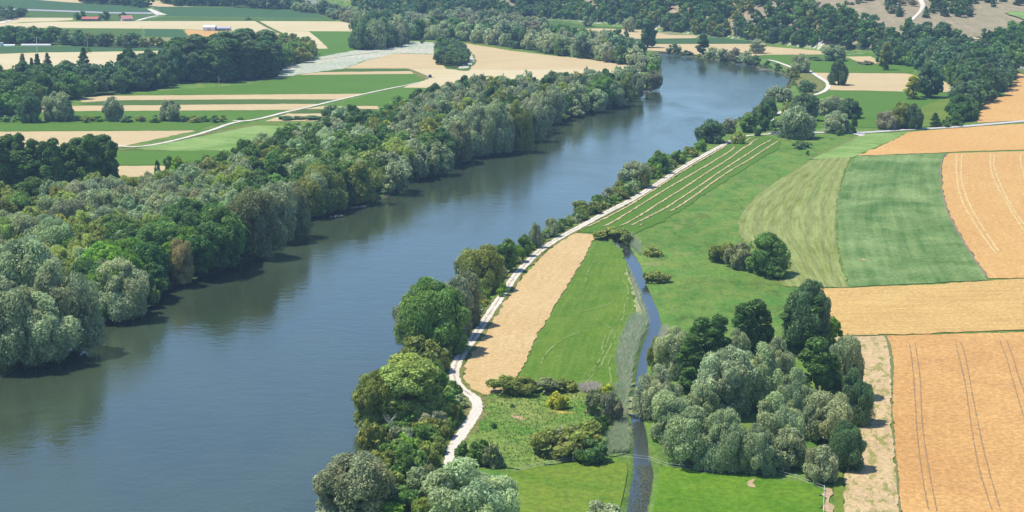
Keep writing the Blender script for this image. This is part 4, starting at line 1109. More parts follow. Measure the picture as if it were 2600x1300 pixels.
BP('broad', 400, 700, 560, 110, 'mid', "green tree at the wood's edge left of the tan tree")
BP('broad', 390, 760, 660, 80, 'dark', "dark tree by the water between the freestanding willow and the tan tree")
BP('broad', 300, 660, 540, 110, 'mid', "green tree deep in the left wood above the freestanding willow")
BP('willow', 640, 655, 475, 130, 'brown', "big brownish-grey willow over the water in the middle of the left bank")
BP('willow', 700, 615, 462, 110, 'silver', "pale willow right of the big brownish one on the left bank")
BP('willow', 745, 600, 465, 80, 'brown', "brown-tipped willow at the corner of the left bank before a green bush")
BP('willow', 590, 640, 480, 90, 'silver', "pale willow left of the big brownish one")
BP('shrub', 800, 548, 505, 56, 'bright', "round green bush at the waterline in the middle of the left bank")
BP('willow', 818, 540, 415, 110, 'olive', "rounded olive willow right above the round green waterline bush")
BP('willow', 908, 518, 410, 90, 'olive', "olive willow beside the largest pale dome of the left bank")
BP('willow', 975, 492, 382, 120, 'silver', "largest pale dome-shaped willow of the middle left bank")
BP('willow', 1048, 455, 352, 92, 'grey', "grey-green willow right of the pale dome on the left bank")
BP('willow', 1105, 445, 358, 78, 'grey', "grey willow next upstream from the grey-green one right of the dome")
BP('willow', 1150, 415, 310, 70, 'brown', "brownish willow halfway up the left bank")
BP('willow', 1200, 398, 268, 86, 'silver', "tall silvery willow halfway up the left bank")
BP('willow', 1255, 392, 262, 80, 'grey', "tall grey willow at the water, halfway up the left bank")
BP('willow', 1305, 385, 255, 70, 'olive', "olive-grey willow at the water before the low bank bushes")
BP('willow', 1352, 358, 262, 62, 'grey', "last tall grey willow before the low bank bushes")
BP('willow', 1368, 335, 245, 50, 'grey', "grey willow just behind the low bank bushes")
BP('shrub', 1405, 308, 282, 56, 'olive', "low olive bushes on the bank between two tall willow rows")
BP('shrub', 1450, 296, 266, 38, 'silver', "round pale bush above a small sandy spot on the left bank")
BP('willow', 1500, 285, 225, 60, 'silver', "pale billowing willow at the water beside the sandy spot")
BP('willow', 1545, 272, 205, 56, 'grey', "grey willow left of the stony landing on the left bank")
BP('willow', 1570, 268, 198, 50, 'olive', "olive willow close to the stony landing")
BP('willow', 1602, 248, 188, 36, 'grey', "slim willow at the stony landing")
BP('willow', 1642, 230, 178, 48, 'brown', "brownish willow at the narrow tip of the left bank")
BP('willow', 1465, 268, 192, 54, 'blue', "dark willow behind the pale billowing one near the bank tip")
BP('willow', 1370, 270, 205, 66, 'lilac', "pale lilac-grey tree standing out in the upper left-bank row")
BP('willow', 1335, 290, 210, 44, 'lilac', "smaller lilac-grey tree left of the pale one in the upper left-bank row")
BP('broad', 1645, 190, 150, 34, 'bright', "bright green low tree near the bank tip")
BP('willow', 1620, 185, 140, 46, 'grey', "grey willow above the bank tip")
BP('willow', 1650, 165, 132, 30, 'grey', "small grey willow where the river bends out of sight")
# left meadow trees
BP('willow', 148, 312, 232, 76, 'grey', "big grey willow in the hedge of the left fields, second from the left edge")
BP('willow', 78, 315, 235, 56, 'blue', "dark willow in the hedge left of the big grey willow")
BP('willow', 283, 310, 244, 50, 'grey', "round grey willow standing alone in the field hedge")
BP('willow', 427, 310, 252, 52, 'grey', "round willow at the right end of the field hedge")
for i, (cx, wd) in enumerate([(190, 44), (222, 40), (245, 34), (322, 40), (352, 36), (392, 36), (465, 34), (492, 36), (515, 30), (540, 36), (560, 26), (30, 50), (10, 40)]):
    BP('shrub', cx, 310 + (i % 2) * 2, 290, wd, ['blue', 'olive', 'mid'][i % 3], f"low {COLW[['blue', 'olive', 'mid'][i % 3]]} bush in the field hedge left of the gravel road junction", "low bushes of the field hedge")
BP('willow', 833, 308, 264, 46, 'blue', "dark round willow beside a long low hedge above the left wood")
BP('shrub', 735, 308, 291, 60, 'blue', "left piece of the long low hedge beside the dark round willow")
BP('shrub', 780, 308, 291, 60, 'blue', "right piece of the long low hedge beside the dark round willow")
BP('shrub', 605, 304, 295, 20, 'dark', "single low bush at the gravel road junction")
BP('broad', 1000, 320, 243, 90, 'mid', "round green tree at the edge of the left wood below the tan strips")
# small trees against the green field above the wood
BP('broad', 396, 455, 403, 16, 'dark', "thin dark tree at the wood's edge against the pale strip, left one")
BP('broad', 424, 435, 392, 24, 'dark', "small dark tree at the wood's edge against the green field")
BP('broad', 460, 440, 402, 26, 'olive', "small olive tree right of the small dark tree at the wood's edge")
# dark poplar stand at the left
for i, (cx, tp, wd) in enumerate([(28, 340, 46), (55, 338, 34), (5, 352, 40), (85, 352, 40), (115, 358, 32), (140, 350, 38), (168, 362, 34), (200, 348, 44), (232, 340, 48), (262, 340, 50), (285, 355, 30), (50, 380, 60), (150, 385, 60), (225, 380, 60)]):
    BP('poplar', cx, 490 + (i % 3) * 8, tp, wd * 1.5, 'dark', "tall dark poplar, " + ["second", "fourth", "first", "fifth", "sixth", "seventh", "ninth", "tenth", "twelfth", "thirteenth", "last", "third", "eighth", "eleventh"][i] + " from the left edge in the stand above the wood", "tall dark poplars in the stand at the left edge", f=.1)
for i, cx in enumerate([20, 60, 100, 145, 190, 235, 270]):
    BP('broad', cx, 500, 420 + (i % 3) * 10, 60, 'dark', ["first", "second", "third", "fourth", "fifth", "sixth", "last"][i] + " bushy dark tree from the left at the foot of the poplar stand", "bushy dark trees at the foot of the poplar stand")
# far left
BP('spruce', 60, 222, 136, 38, 'lilac', "half-dead grey conifer, leftmost of three spiky ones at the left")
BP('spruce', 97, 220, 136, 38, 'blue', "middle one of the three spiky conifers at the left")
BP('spruce', 82, 215, 146, 26, 'blue', "thin conifer squeezed beside the middle spiky one")
BP('spruce', 122, 215, 134, 38, 'lilac', "right one of the three spiky half-dead conifers at the left")
BP('spruce', 212, 190, 120, 40, 'dark', "dense dark spruce standing over the yellow field at the left")
BP('shrub', 222, 135, 120, 14, 'dark', "little dark bush above the dense dark spruce")
BP('broad', 203, 54, 28, 32, 'dark', "dark tree left of the long red-roofed shed")
BP('broad', 262, 54, 28, 28, 'dark', "round dark tree between the red-roofed shed and the red house")
BP('broad', 310, 53, 31, 26, 'dark', "dark tree behind the red-roofed house")
BP('shrub', 626, 52, 43, 20, 'dark', "dark square-cut bush in the far fields above the white barn")
BP('shrub', 514, 77, 66, 9, 'dark', "small dark bush at the left end of the white barn")
BP('shrub', 551, 90, 77, 8, 'blue', "small bush in front of the white barn")
BP('broad', 462, 116, 92, 22, 'blue', "grey-green tree at the upper left corner of the poplar wood")

# ------------------------------------------------------------------ woods
W_L = [(3, 'willow', 'silver', 11, 14), (4, 'willow', 'grey', 11, 14), (3, 'willow', 'pale', 10, 13), (2, 'broad', 'olive', 10, 13), (1.3, 'broad', 'bright', 9, 13), (2.4, 'broad', 'mid', 11, 15)]
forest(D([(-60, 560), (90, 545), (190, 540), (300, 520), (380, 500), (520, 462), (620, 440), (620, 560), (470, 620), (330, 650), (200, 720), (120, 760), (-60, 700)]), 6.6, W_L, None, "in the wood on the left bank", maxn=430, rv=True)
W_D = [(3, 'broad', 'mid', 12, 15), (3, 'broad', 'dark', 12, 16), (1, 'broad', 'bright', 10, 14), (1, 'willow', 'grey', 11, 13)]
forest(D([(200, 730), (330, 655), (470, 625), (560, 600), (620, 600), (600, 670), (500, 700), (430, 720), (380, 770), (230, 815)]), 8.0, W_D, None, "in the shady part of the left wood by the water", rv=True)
W_M = [(2, 'willow', 'pale', 11, 13), (3, 'broad', 'mid', 11, 14), (2, 'willow', 'silver', 11, 14), (2, 'broad', 'dark', 11, 14), (2, 'willow', 'olive', 11, 13), (1, 'broad', 'yellow', 9, 12)]
forest(D([(620, 440), (680, 405), (760, 370), (860, 345), (960, 330), (1010, 345), (1090, 330), (1130, 400), (1040, 445), (940, 480), (880, 510), (790, 540), (740, 560), (680, 560), (600, 600)]), 7.2, W_M, None, "in the middle of the left-bank wood", maxn=300, rv=True)
forest(D([(1000, 345), (1050, 290), (1110, 270), (1200, 262), (1300, 250), (1400, 248), (1500, 236), (1590, 222), (1590, 240), (1480, 285), (1400, 300), (1370, 330), (1290, 375), (1180, 395), (1110, 420)]), 8.4,
       [(3, 'broad', 'mid', 12, 16), (2, 'broad', 'dark', 11, 16), (3, 'willow', 'grey', 12, 16), (2, 'willow', 'olive', 12, 15), (1, 'poplar', 'dark', 7, 20)], None, "in the upper wood of the left bank", maxn=260, rv=True)
# far left woods
forest(D([(-60, 300), (-60, 200), (60, 215), (200, 215), (330, 200), (440, 195), (440, 215), (320, 232), (230, 242), (120, 262), (30, 290)]), 10, [(3, 'broad', 'blue', 13, 15), (3, 'broad', 'mid', 12, 14), (2, 'broad', 'dark', 13, 16), (1, 'broad', 'olive', 10, 12), (1, 'shrub', 'lilac', 7, 6)], None, "in the far wood behind the left fields", maxn=240)
forest(D([(290, 232), (300, 215), (440, 195), (470, 195), (440, 215), (370, 230)]), 11, [(2, 'broad', 'blue', 15, 22), (2, 'broad', 'dark', 15, 22)], None, "at the front corner of the poplar wood", maxn=60)
forest(D([(425, 205), (450, 180), (690, 165), (700, 192), (640, 202), (520, 210)]), 10, [(4, 'poplar', 'blue', 15, 26), (4, 'poplar', 'dark', 15, 25), (1, 'broad', 'mid', 14, 20)], None, "in the dense poplar wood above the green fields", maxn=120)
forest(D([(680, 175), (690, 130), (720, 120), (765, 128), (790, 145), (760, 158), (720, 170)]), 10, [(3, 'broad', 'olive', 12, 12), (2, 'broad', 'mid', 12, 13), (1, 'willow', 'pale', 10, 9)], None, "on the low slope right of the poplar wood", maxn=80)
forest(R1([(-200, 462), (-200, 400), (100, 395), (300, 400), (640, 395), (700, 430), (640, 455), (300, 455)]), 11, [(3, 'broad', 'blue', 12, 11), (2, 'broad', 'dark', 13, 13), (1, 'broad', 'mid', 11, 10)], None, "in the tree row behind the long white sheds", maxn=70)
forest(R1([(640, 455), (680, 410), (900, 415), (1200, 430), (1500, 455), (1700, 465), (1650, 478), (1300, 482), (900, 470)]), 12, [(3, 'broad', 'blue', 11, 10), (2, 'broad', 'olive', 10, 8), (1, 'broad', 'lilac', 9, 12), (1, 'shrub', 'mid', 8, 5)], None, "in the low hedge wood above the maize strip", maxn=70)
forest(R1([(-150, 215), (-150, 130), (0, 150), (150, 160), (230, 165), (180, 185), (60, 210)]), 14, [(3, 'broad', 'blue', 12, 10), (2, 'broad', 'dark', 12, 12)], None, "in the far copse at the upper left edge", maxn=40)
forest(R1([(820, 30), (900, -20), (1200, -30), (1450, 0), (1220, 35), (1240, 48), (1100, 46)]), 16, [(3, 'broad', 'dark', 16, 14), (2, 'broad', 'blue', 16, 14)], None, "in the far dark wood at the upper left", maxn=50)
forest(R1([(1230, 55), (1330, 42), (1500, 66), (1500, 78), (1400, 76)]), 14, [(3, 'broad', 'dark', 12, 10)], None, "in the small far copse beside the white road", maxn=16)
forest(R1([(1640, 36), (1640, 5), (1900, -30), (2500, -30), (2990, -10), (2990, 90), (2760, 95), (2560, 82), (2100, 64), (1800, 60)]), 14, [(3, 'broad', 'dark', 15, 17), (3, 'broad', 'blue', 15, 16), (1, 'willow', 'lilac', 12, 10)], None, "in the far dark wood at the top", maxn=170)
forest(R2([(310, 90), (450, 70), (700, 95), (800, 130), (1000, 170), (1100, 200), (1250, 250), (1020, 262), (850, 205), (760, 185), (600, 135), (450, 120)]), 13, [(3, 'willow', 'lilac', 12, 9), (3, 'willow', 'grey', 12, 10), (2, 'broad', 'blue', 13, 14)], None, "in the pale far thicket left of the wooded hill", maxn=120)
# wood between the reed bed and the far bank
forest(R2([(990, 500), (1000, 470), (1150, 455), (1400, 440), (1480, 425), (1470, 462), (1300, 490), (1100, 505)]), 9, [(4, 'willow', 'grey', 15, 22), (3, 'willow', 'blue', 14, 21), (1, 'willow', 'brown', 13, 20)], None, "in the tall pale clump behind the reed bed", maxn=60)
forest(R2([(1020, 285), (1050, 255), (1300, 250), (1600, 270), (1700, 340), (1750, 400), (1560, 410), (1450, 400), (1200, 350)]), 13, [(4, 'broad', 'blue', 15, 20), (2, 'willow', 'grey', 14, 17), (1, 'broad', 'lilac', 12, 14)], None, "in the wood behind the tall pale clump", maxn=110)
forest(R2([(1600, 405), (1650, 340), (1800, 330), (2200, 380), (2576, 420), (2950, 450), (3300, 460), (3600, 480), (3700, 520), (3860, 590), (3870, 660), (3790, 660), (3600, 640), (3350, 595), (3050, 560), (2700, 500), (2400, 460), (2200, 430), (1900, 405)]), 10.5,
       [(4, 'willow', 'grey', 14, 15), (3, 'broad', 'mid', 13, 16), (3, 'willow', 'silver', 13, 14), (3, 'broad', 'blue', 14, 16), (1, 'willow', 'olive', 12, 12)], None, "in the long wood above the big stubble field", maxn=330, rv=True)
forest(R2([(1700, 330), (1750, 230), (2000, 200), (2400, 230), (2700, 250), (2900, 290), (2900, 320), (2700, 370), (2300, 350), (1900, 320)]), 13, [(4, 'willow', 'grey', 13, 13), (3, 'willow', 'lilac', 13, 12), (3, 'broad', 'blue', 14, 14), (1, 'willow', 'pale', 12, 11)], None, "in the pale woods between the long wood and the hill", maxn=170)
forest(R2([(1820, 640), (1840, 500), (1960, 480), (2080, 540), (2100, 640), (2020, 690), (1920, 670)]), 6.5, [(3, 'broad', 'mid', 9, 9), (2, 'broad', 'blue', 9, 10), (1, 'willow', 'bright', 8, 8)], None, "on the small island of reeds in the stubble field", maxn=40)
BP('broad', 1128, 131, 108, 26, 'mid', "green tree at the upper tip of the reed bed, beside the reed island")
BP('shrub', 1062, 111, 96, 16, 'blue', "dark bush on the reed bed near the tall pale clump")
# the wooded hill
HMIX = [(4, 'broad', 'blue', 13, 14), (4, 'broad', 'dark', 13, 15), (3, 'broad', 'mid', 12, 13), (2, 'broad', 'olive', 10, 11), (1, 'broad', 'lilac', 10, 10), (.5, 'broad', 'yellow', 8, 8)]
forest([(1320, 44), (1500, 55), (1600, 69), (1810, 91), (1900, 101), (2000, 115), (2090, 128), (2200, 128), (2290, 150), (2270, 105), (2240, 88), (2200, 75), (2150, 60), (2100, 42), (2060, 30), (2030, 8), (1990, -15), (1960, -30),
        (1880, -40), (1700, -50), (1500, -50), (1320, -40)], 9.5, HMIX, None, "on the wooded hillside beyond the river", maxn=620)
forest([(1000, 30), (1100, 38), (1200, 42), (1330, 44), (1330, -45), (1150, -40), (850, -40), (840, -4), (920, 16)], 12, [(4, 'broad', 'dark', 14, 15), (4, 'broad', 'blue', 14, 15), (1, 'willow', 'lilac', 11, 10)], None, "in the bluish wood on the far hill", maxn=300)
def foot_row():
    q = resample(FOOT, 6.5)
    for x, y in q:
        if not (-190 < x < 255): continue
        c = ['blue', 'dark', 'mid', 'olive'][int(rng.integers(4))]
        s = rng.uniform(.8, 1.25)
        X, Y = x + rng.normal(0, 2), y + 4 + rng.normal(0, 3)
        third = 'left' if x < -40 else ('middle' if x < 110 else 'right')
        grow('broad', X, Y, float(hill(X, Y)), 11 * s, 12 * s, c, f"{COLW[c]} tree in the front row at the foot of the wooded hill, {third} part", f"{COLW[c]} trees at the foot of the wooded hill")
foot_row()
# tree belt on the right
forest([(2235, 165), (2260, 110), (2330, 92), (2400, 100), (2460, 125), (2490, 155), (2480, 175), (2560, 180), (2556, 215), (2530, 245), (2480, 275), (2450, 300), (2420, 310), (2440, 265), (2440, 235), (2420, 220), (2380, 195), (2330, 172), (2290, 165)],
       8.6, [(4, 'broad', 'dark', 12, 15), (4, 'broad', 'blue', 12, 15), (2, 'broad', 'mid', 11, 13), (1, 'broad', 'yellow', 9, 10)], None, "in the tree belt between the green meadow and the wheat", maxn=300)
forest([(2418, 316), (2440, 290), (2470, 270), (2480, 280), (2465, 305)], 5, [(3, 'broad', 'dark', 8, 7), (2, 'broad', 'mid', 7, 6)], None, "at the lower end of the tree belt, by the paved road", maxn=30)
forest(R4([(2270, 590), (2280, 430), (2420, 380), (2700, 370), (2800, 600), (2600, 680), (2480, 640), (2400, 610)]), 9, [(3, 'broad', 'dark', 12, 14), (3, 'broad', 'mid', 12, 13)], None, "in the copse above the asphalt road at the right edge", maxn=60)
# scattered trees on the pasture slope
forest(R4([(1220, 130), (1200, 50), (1300, -30), (1500, -30), (1500, 100), (1430, 170), (1380, 200)]), 9, [(3, 'spruce', 'blue', 6, 9), (3, 'broad', 'lilac', 7, 6), (2, 'broad', 'blue', 9, 9)], None, "on the pasture slope left of the white hill track", maxn=60, keep=.8, floor=False)
forest(R4([(1470, 205), (1540, 130), (1620, 30), (1700, -20), (2000, 60), (2040, 175), (1700, 170)]), 9, [(3, 'spruce', 'blue', 7, 11), (3, 'broad', 'dark', 9, 9), (2, 'broad', 'lilac', 8, 8)], None, "on the pasture slope right of the white hill track", maxn=80, keep=.85, floor=False)
forest(R4([(900, 60), (850, 10), (1300, -30), (2576, -30), (2576, 70), (2200, 80), (1700, 20), (1300, 50)]), 15, [(3, 'broad', 'blue', 10, 9), (2, 'spruce', 'blue', 7, 10), (2, 'broad', 'lilac', 9, 8)], None, "scattered along the top of the pasture slope", maxn=110, keep=.8, floor=False)
for cx, bs, tp, wd, lab in [(168, 11, 4, 14, ''), (2495 / 1.0, 0, 0, 0, '')][:0]: pass
BP('broad', 2147, 41, 28, 22, 'dark', "single dark tree on the brown pasture slope, left part")
BP('broad', 2130, 14, 1, 14, 'blue', "left one of three small trees on the upper pasture slope")
BP('broad', 2143, 15, 5, 14, 'blue', "middle one of three small trees on the upper pasture slope")
BP('broad', 2158, 12, 2, 12, 'blue', "right one of three small trees on the upper pasture slope")
BP('broad', 2480, 105, 72, 28, 'dark', "round dark tree with a lower bush in the pale gap above the tree belt")
BP('shrub', 2478, 108, 92, 28, 'dark', "dark bush at the foot of the round tree in the pale gap")
BP('broad', 2547, 102, 88, 18, 'blue', "small tree on the hill boundary hedge near the right edge")
BP('broad', 2572, 90, 78, 16, 'mid', "small green tree at the right edge on the hill boundary")
for i, cx in enumerate([2400, 2420, 2442, 2460, 2498, 2515, 2532]):
    BP('shrub', cx, 104 - i * 1.5 + (3 if i < 3 else 0), 96 - i * 1.5, 22, 'blue', "low dark hedge bush on the boundary across the pasture slope", "low hedge bushes across the pasture slope")
# bank brush: reeds and low growth along both shores
BK = []
for (a, b) in zip(RIVER[:-1], RIVER[1:]):
    pass
ROADW = np.array([P(*p)[:2] for p in MAINPATH])
def bank_brush():
    q = resample(RIVER, 3.4, True)
    tg = np.roll(q, -1, 0) - np.roll(q, 1, 0); tg = tg / np.linalg.norm(tg, axis=1)[:, None]
    nn = np.stack([tg[:, 1], -tg[:, 0]], 1)
    A = 0.5 * np.sum(q[:, 0] * np.roll(q[:, 1], -1) - np.roll(q[:, 0], -1) * q[:, 1])
    if A < 0: nn = -nn
    out = q + nn * (2.2 + rng.random((len(q), 1)) * 2.2)
    n = 0
    for (x, y) in out:
        if not (300 < y < 1500) or rng.random() < .42: continue
        s = rng.uniform(.5, 1.15)
        if seg_dist(np.array([x]), np.array([y]), ROADW)[0][0] < 4.5: continue
        left = x < np.interp(y, [380, 700, 1100, 1500], [-60, 0, 60, 110])
        side = "left" if left else "right"
        if not left and 640 < y < 1000 and rng.random() < .5: continue
        cc = ['olive', 'mid', 'grey'][int(rng.integers(3))]
        st_ = ["below the giant willows", "opposite the leafy tree clump", "opposite the tan field", "opposite the striped field", "near the upper bend", "at the far bend"][int(np.searchsorted([440, 520, 640, 820, 1050], y))]
        grow('shrub', x, y, -.25, 4.2 * s, (2.6 if left else 2.0) * s, cc, f"small {COLW[cc]} bush at the waterline of the {side} bank, {st_}", f"small {COLW[cc]} waterline bushes of the {side} bank")
bank_brush()
def road_belt():
    py = 395 + 795 * rng.random(6500) ** .8; px = np.interp(py, RDY, RDX) - rng.uniform(10, 150, 6500)
    q = np.array([flat(a, b_) for a, b_ in zip(px, py)])
    dr, _ = seg_dist(q[:, 0], q[:, 1], ROADW); dv, iv_ = seg_dist(q[:, 0], q[:, 1], RIVER, True)
    for (x, y), r_, v_, in_, row in zip(q, dr, dv, iv_, py):
        if in_ or v_ < 1.6 or r_ < 3.9 or rng.random() < .3: continue
        if any((x - a) ** 2 + (y - b_) ** 2 < 3.4 ** 2 for a, b_ in BELT): continue
        BELT.append((x, y))
        cc = ['olive', 'mid', 'bright', 'grey', 'olive', 'mid'][int(rng.integers(6))]
        s = rng.uniform(.6, 1.1) * min(1.25, .5 + r_ / 9)
        at = "below the bend" if row > 960 else ("beside the tan field" if row > 600 else "beside the striped field")
        grow('shrub', x, y, -.1, 6.0 * s, 4.2 * s, cc, f"{COLW[cc]} bush between gravel road and river, {at}" + (", nearer the road" if r_ < v_ else ", nearer the water"), f"{COLW[cc]} bushes between road and river")
BELT = []
road_belt()

# ------------------------------------------------------------------ plant everything: the 300 largest of a kind singly, the rest as mass
def plant_all():
    kinds = {}
    for s in SPECS: kinds.setdefault(s['kind'], []).append(s)
    for kd, L in kinds.items():
        L.sort(key=lambda s: (not s['hand'], -s['px']))
        L = L if kd != 'shrub' else L
        for i, s in enumerate(L[:298]): place(s, i)
        rest = L[298:]
        if rest:
            lab = {'broad': "distant mass of mixed broadleaf trees filling the far woods", 'willow': "distant mass of grey willows filling the far thickets",
                   'poplar': "distant mass of poplars", 'spruce': "distant conifers", 'shrub': "low brush mass along the river banks"}[kd]
            merge_stuff({'broad': 'distant_woodland', 'willow': 'distant_willow_thicket', 'poplar': 'distant_poplars', 'spruce': 'distant_conifers', 'shrub': 'bank_brush'}[kd], rest, lab, 'woodland' if kd != 'shrub' else 'brush')
        print(kd, len(L), 'rest', len(rest))
plant_all()
# ------------------------------------------------------------------ reeds, weeds
def reed_mat():
    n = N("reed_blades")
    at = n.n.new("ShaderNodeAttribute"); at.attribute_name = "col"
    n.color(at.outputs["Color"])
    tr = n.n.new("ShaderNodeBsdfTranslucent"); n.L(at.outputs["Color"], tr.inputs[0])
    mx = n.n.new("ShaderNodeMixShader"); mx.inputs[0].default_value = .5
    n.L(n.b.outputs[0], mx.inputs[1]); n.L(tr.outputs[0], mx.inputs[2]); n.L(mx.outputs[0], n.out.inputs[0])
    return n.m
M_REED = reed_mat()
def blades(name, pts, h, w_, cols, label, cat, lean=.5):
    r = rng
    n = len(pts)
    hh = h * r.uniform(.6, 1.25, n); an = r.uniform(0, 2 * pi, n); ww = w_ * r.uniform(.7, 1.3, n)
    ln = r.normal(0, lean, (n, 2)) * hh[:, None]
    dx = np.column_stack([np.cos(an), np.sin(an)]) * ww[:, None] / 2
    b = np.column_stack([pts[:, :2], pts[:, 2] if pts.shape[1] > 2 else np.zeros(n)])
    v0 = b.copy(); v0[:, :2] -= dx; v1 = b.copy(); v1[:, :2] += dx
    v2 = b.copy(); v2[:, :2] += ln; v2[:, 2] += hh
    m = (v0 + v1) / 2 + np.column_stack([ln * .35, hh * .55]); ma = m.copy(); ma[:, :2] -= dx * .8; mb = m.copy(); mb[:, :2] += dx * .8
    V = np.stack([v0, v1, mb, ma, v2], 1).reshape(-1, 3).astype(np.float32)
    k = np.arange(n, dtype=np.int32)[:, None] * 5
    loops = np.concatenate([k + 0, k + 1, k + 2, k + 3, k + 3, k + 2, k + 4], 1).ravel().astype(np.int32)
    st = (np.arange(n, dtype=np.int32)[:, None] * 7 + np.array([0, 4], np.int32)).ravel().astype(np.int32)
    c = np.array(cols)[r.integers(0, len(cols), n)] * r.uniform(.8, 1.2, (n, 1))
    cc = np.repeat(np.column_stack([c, np.ones(n)]), 5, 0).astype(np.float32)
    me = bpy.data.meshes.new(name)
    me.vertices.add(len(V)); me.vertices.foreach_set("co", V.ravel())
    me.loops.add(len(loops)); me.loops.foreach_set("vertex_index", loops)
    me.polygons.add(len(st)); me.polygons.foreach_set("loop_start", st)
    at = me.color_attributes.new("col", 'FLOAT_COLOR', 'POINT'); at.data.foreach_set("color", cc.ravel())
    me.update(calc_edges=True); me.materials.append(M_REED)
    o = link(name, me)
    return tag(o, label, cat, kind='stuff')
def fill(poly, n):
    poly = np.asarray(poly); lo, hi = poly.min(0), poly.max(0)
    c = lo + rng.random((n * 3, 2)) * (hi - lo)
    _, i = seg_dist(c[:, 0], c[:, 1], poly, True)
    c = c[i][:n]
    if len(c) and abs(c[:, 0]).max() < 130:
        dd, _ = seg_dist(c[:, 0], c[:, 1], CREEK)
        c = c[dd > 2.6 + rng.random(len(c)) * .8]
    return c
W2 = lambda px: np.array([P(*p)[:2] for p in px])
straw = (.66, .58, .42); straw2 = (.72, .64, .52); rgreen = (.42, .54, .32); rgreen2 = (.33, .47, .24)
p = fill(W2(T3([(1250, 610), (1330, 640), (1400, 700), (1345, 850), (1265, 1000), (1262, 1288), (1255, 1420), (1130, 1420), (1085, 1300), (1062, 1060), (1100, 870), (1180, 680)])), 12000)
blades("reeds", p, 2.3, .16, [straw, straw2, rgreen, rgreen2, rgreen, rgreen], "tall straw-and-green reed bed on the left bank of the creek beside the green plot", "reeds")
p = fill(W2(T3([(1150, 60), (1205, 80), (1270, 300), (1330, 470), (1385, 620), (1340, 620), (1260, 420), (1200, 240)])), 4000)
blades("reeds", p, 1.5, .14, [straw, straw2, rgreen], "narrow fringe of reeds along the left bank of the upper creek", "reeds")
p = fill(W2(U3([(1000, 40), (1220, 60), (1215, 400), (1165, 700), (950, 720), (960, 560), (1080, 400), (1090, 200)])), 8000)
blades("reeds", p, 1.9, .15, [rgreen, rgreen2, straw, rgreen], "green reeds on the left bank of the lower creek, opposite the silvery grove", "reeds")
p = fill(W2(T3([(1410, 780), (1500, 700), (1560, 760), (1500, 900), (1400, 1100), (1370, 1080), (1400, 900)])), 6000)
blades("reeds", p, 1.6, .14, [straw, straw2, rgreen], "pale reeds on the right bank of the creek above the grove", "reeds")
p = fill(W2(U3([(680, 40), (870, 30), (880, 90), (790, 110), (700, 90)])), 2500)
blades("reeds", p, 1.7, .13, [straw2, (.5, .47, .38)], "small patch of pale dry reeds below the green plot", "reeds")
p = fill(W2(S3([(1090, 1110), (1200, 1080), (1290, 1180), (1290, 1288), (1230, 1230), (1215, 1200), (1110, 1195), (1100, 1270), (1040, 1200)])), 3000)
blades("reeds", p, 1.8, .15, [rgreen, straw, rgreen2], "reeds around the head of the creek", "reeds")
# creek weeds
pc = resample(CREEK[20:26], .02); pc = pc + rng.normal(0, 1, pc.shape) * [1.7, .3] + [1.3, 0]
blades("water_weed", np.column_stack([pc, np.full(len(pc), CREEK_Z)]), .14, .3, [(.22, .22, .07), (.28, .26, .10), (.17, .18, .06)], "brown-green water weed clogging the lowest stretch of the creek", "water weed", lean=1.5)
# weeds in the cut field, in lines
wl = []
for a in (T3([(610, 0), (500, 150), (360, 340)]), T3([(540, 200), (460, 360), (400, 460)]), T3([(120, 890), (50, 1000), (-10, 1110)]), T2([(2570, 130), (2500, 230), (2420, 340)]), T2([(2180, 880), (2130, 990), (2050, 1110)]),
          T2([(2050, 950), (1990, 1060), (1900, 1180)]), T3([(170, 640), (165, 660)]), T3([(280, 470), (275, 500)]), T2([(2360, 460), (2340, 500)]), T2([(1970, 560), (1910, 670)]), T2([(1640, 1160), (1680, 1270)]), T2([(2300, 200), (2200, 350)]), T3([(240, 180), (180, 290)])):
    q = resample(W2(a), .10); wl.append(q[rng.random(len(q)) < .4 * (1 + np.sin(np.arange(len(q)) / 14.0))] + rng.normal(0, .22, (1, 2)))
wl = np.concatenate(wl); wl = wl + rng.normal(0, .2, wl.shape)
blades("weeds", wl, .3, .22, [(.26, .26, .10), (.32, .29, .13), (.38, .30, .17)], "dark weeds growing in broken lines across the tan field", "weeds", lean=.5)
p = fill(W2([(1225, 1008), (1330, 990), (1480, 1005), (1590, 1040), (1590, 1150), (1480, 1165), (1340, 1188), (1190, 1180), (1220, 1060)]), 3500)
blades("tall_herbs", p, .7, .35, [(.10, .26, .035), (.15, .31, .05), (.22, .29, .08)], "knee-high herbs of the rough pasture between road and creek", "herbs", lean=.5)
p = fill(W2([(935, 1080), (1060, 1040), (1150, 1020), (1180, 1060), (1140, 1120), (1115, 1180), (1110, 1300), (900, 1300), (930, 1180)]), 14000)
blades("tall_herbs", p, 1.1, .45, [(.15, .28, .05), (.22, .31, .09), (.28, .32, .12), (.11, .22, .05)], "tangled herbs under the bushes of the brushy river bank", "herbs", lean=.6)

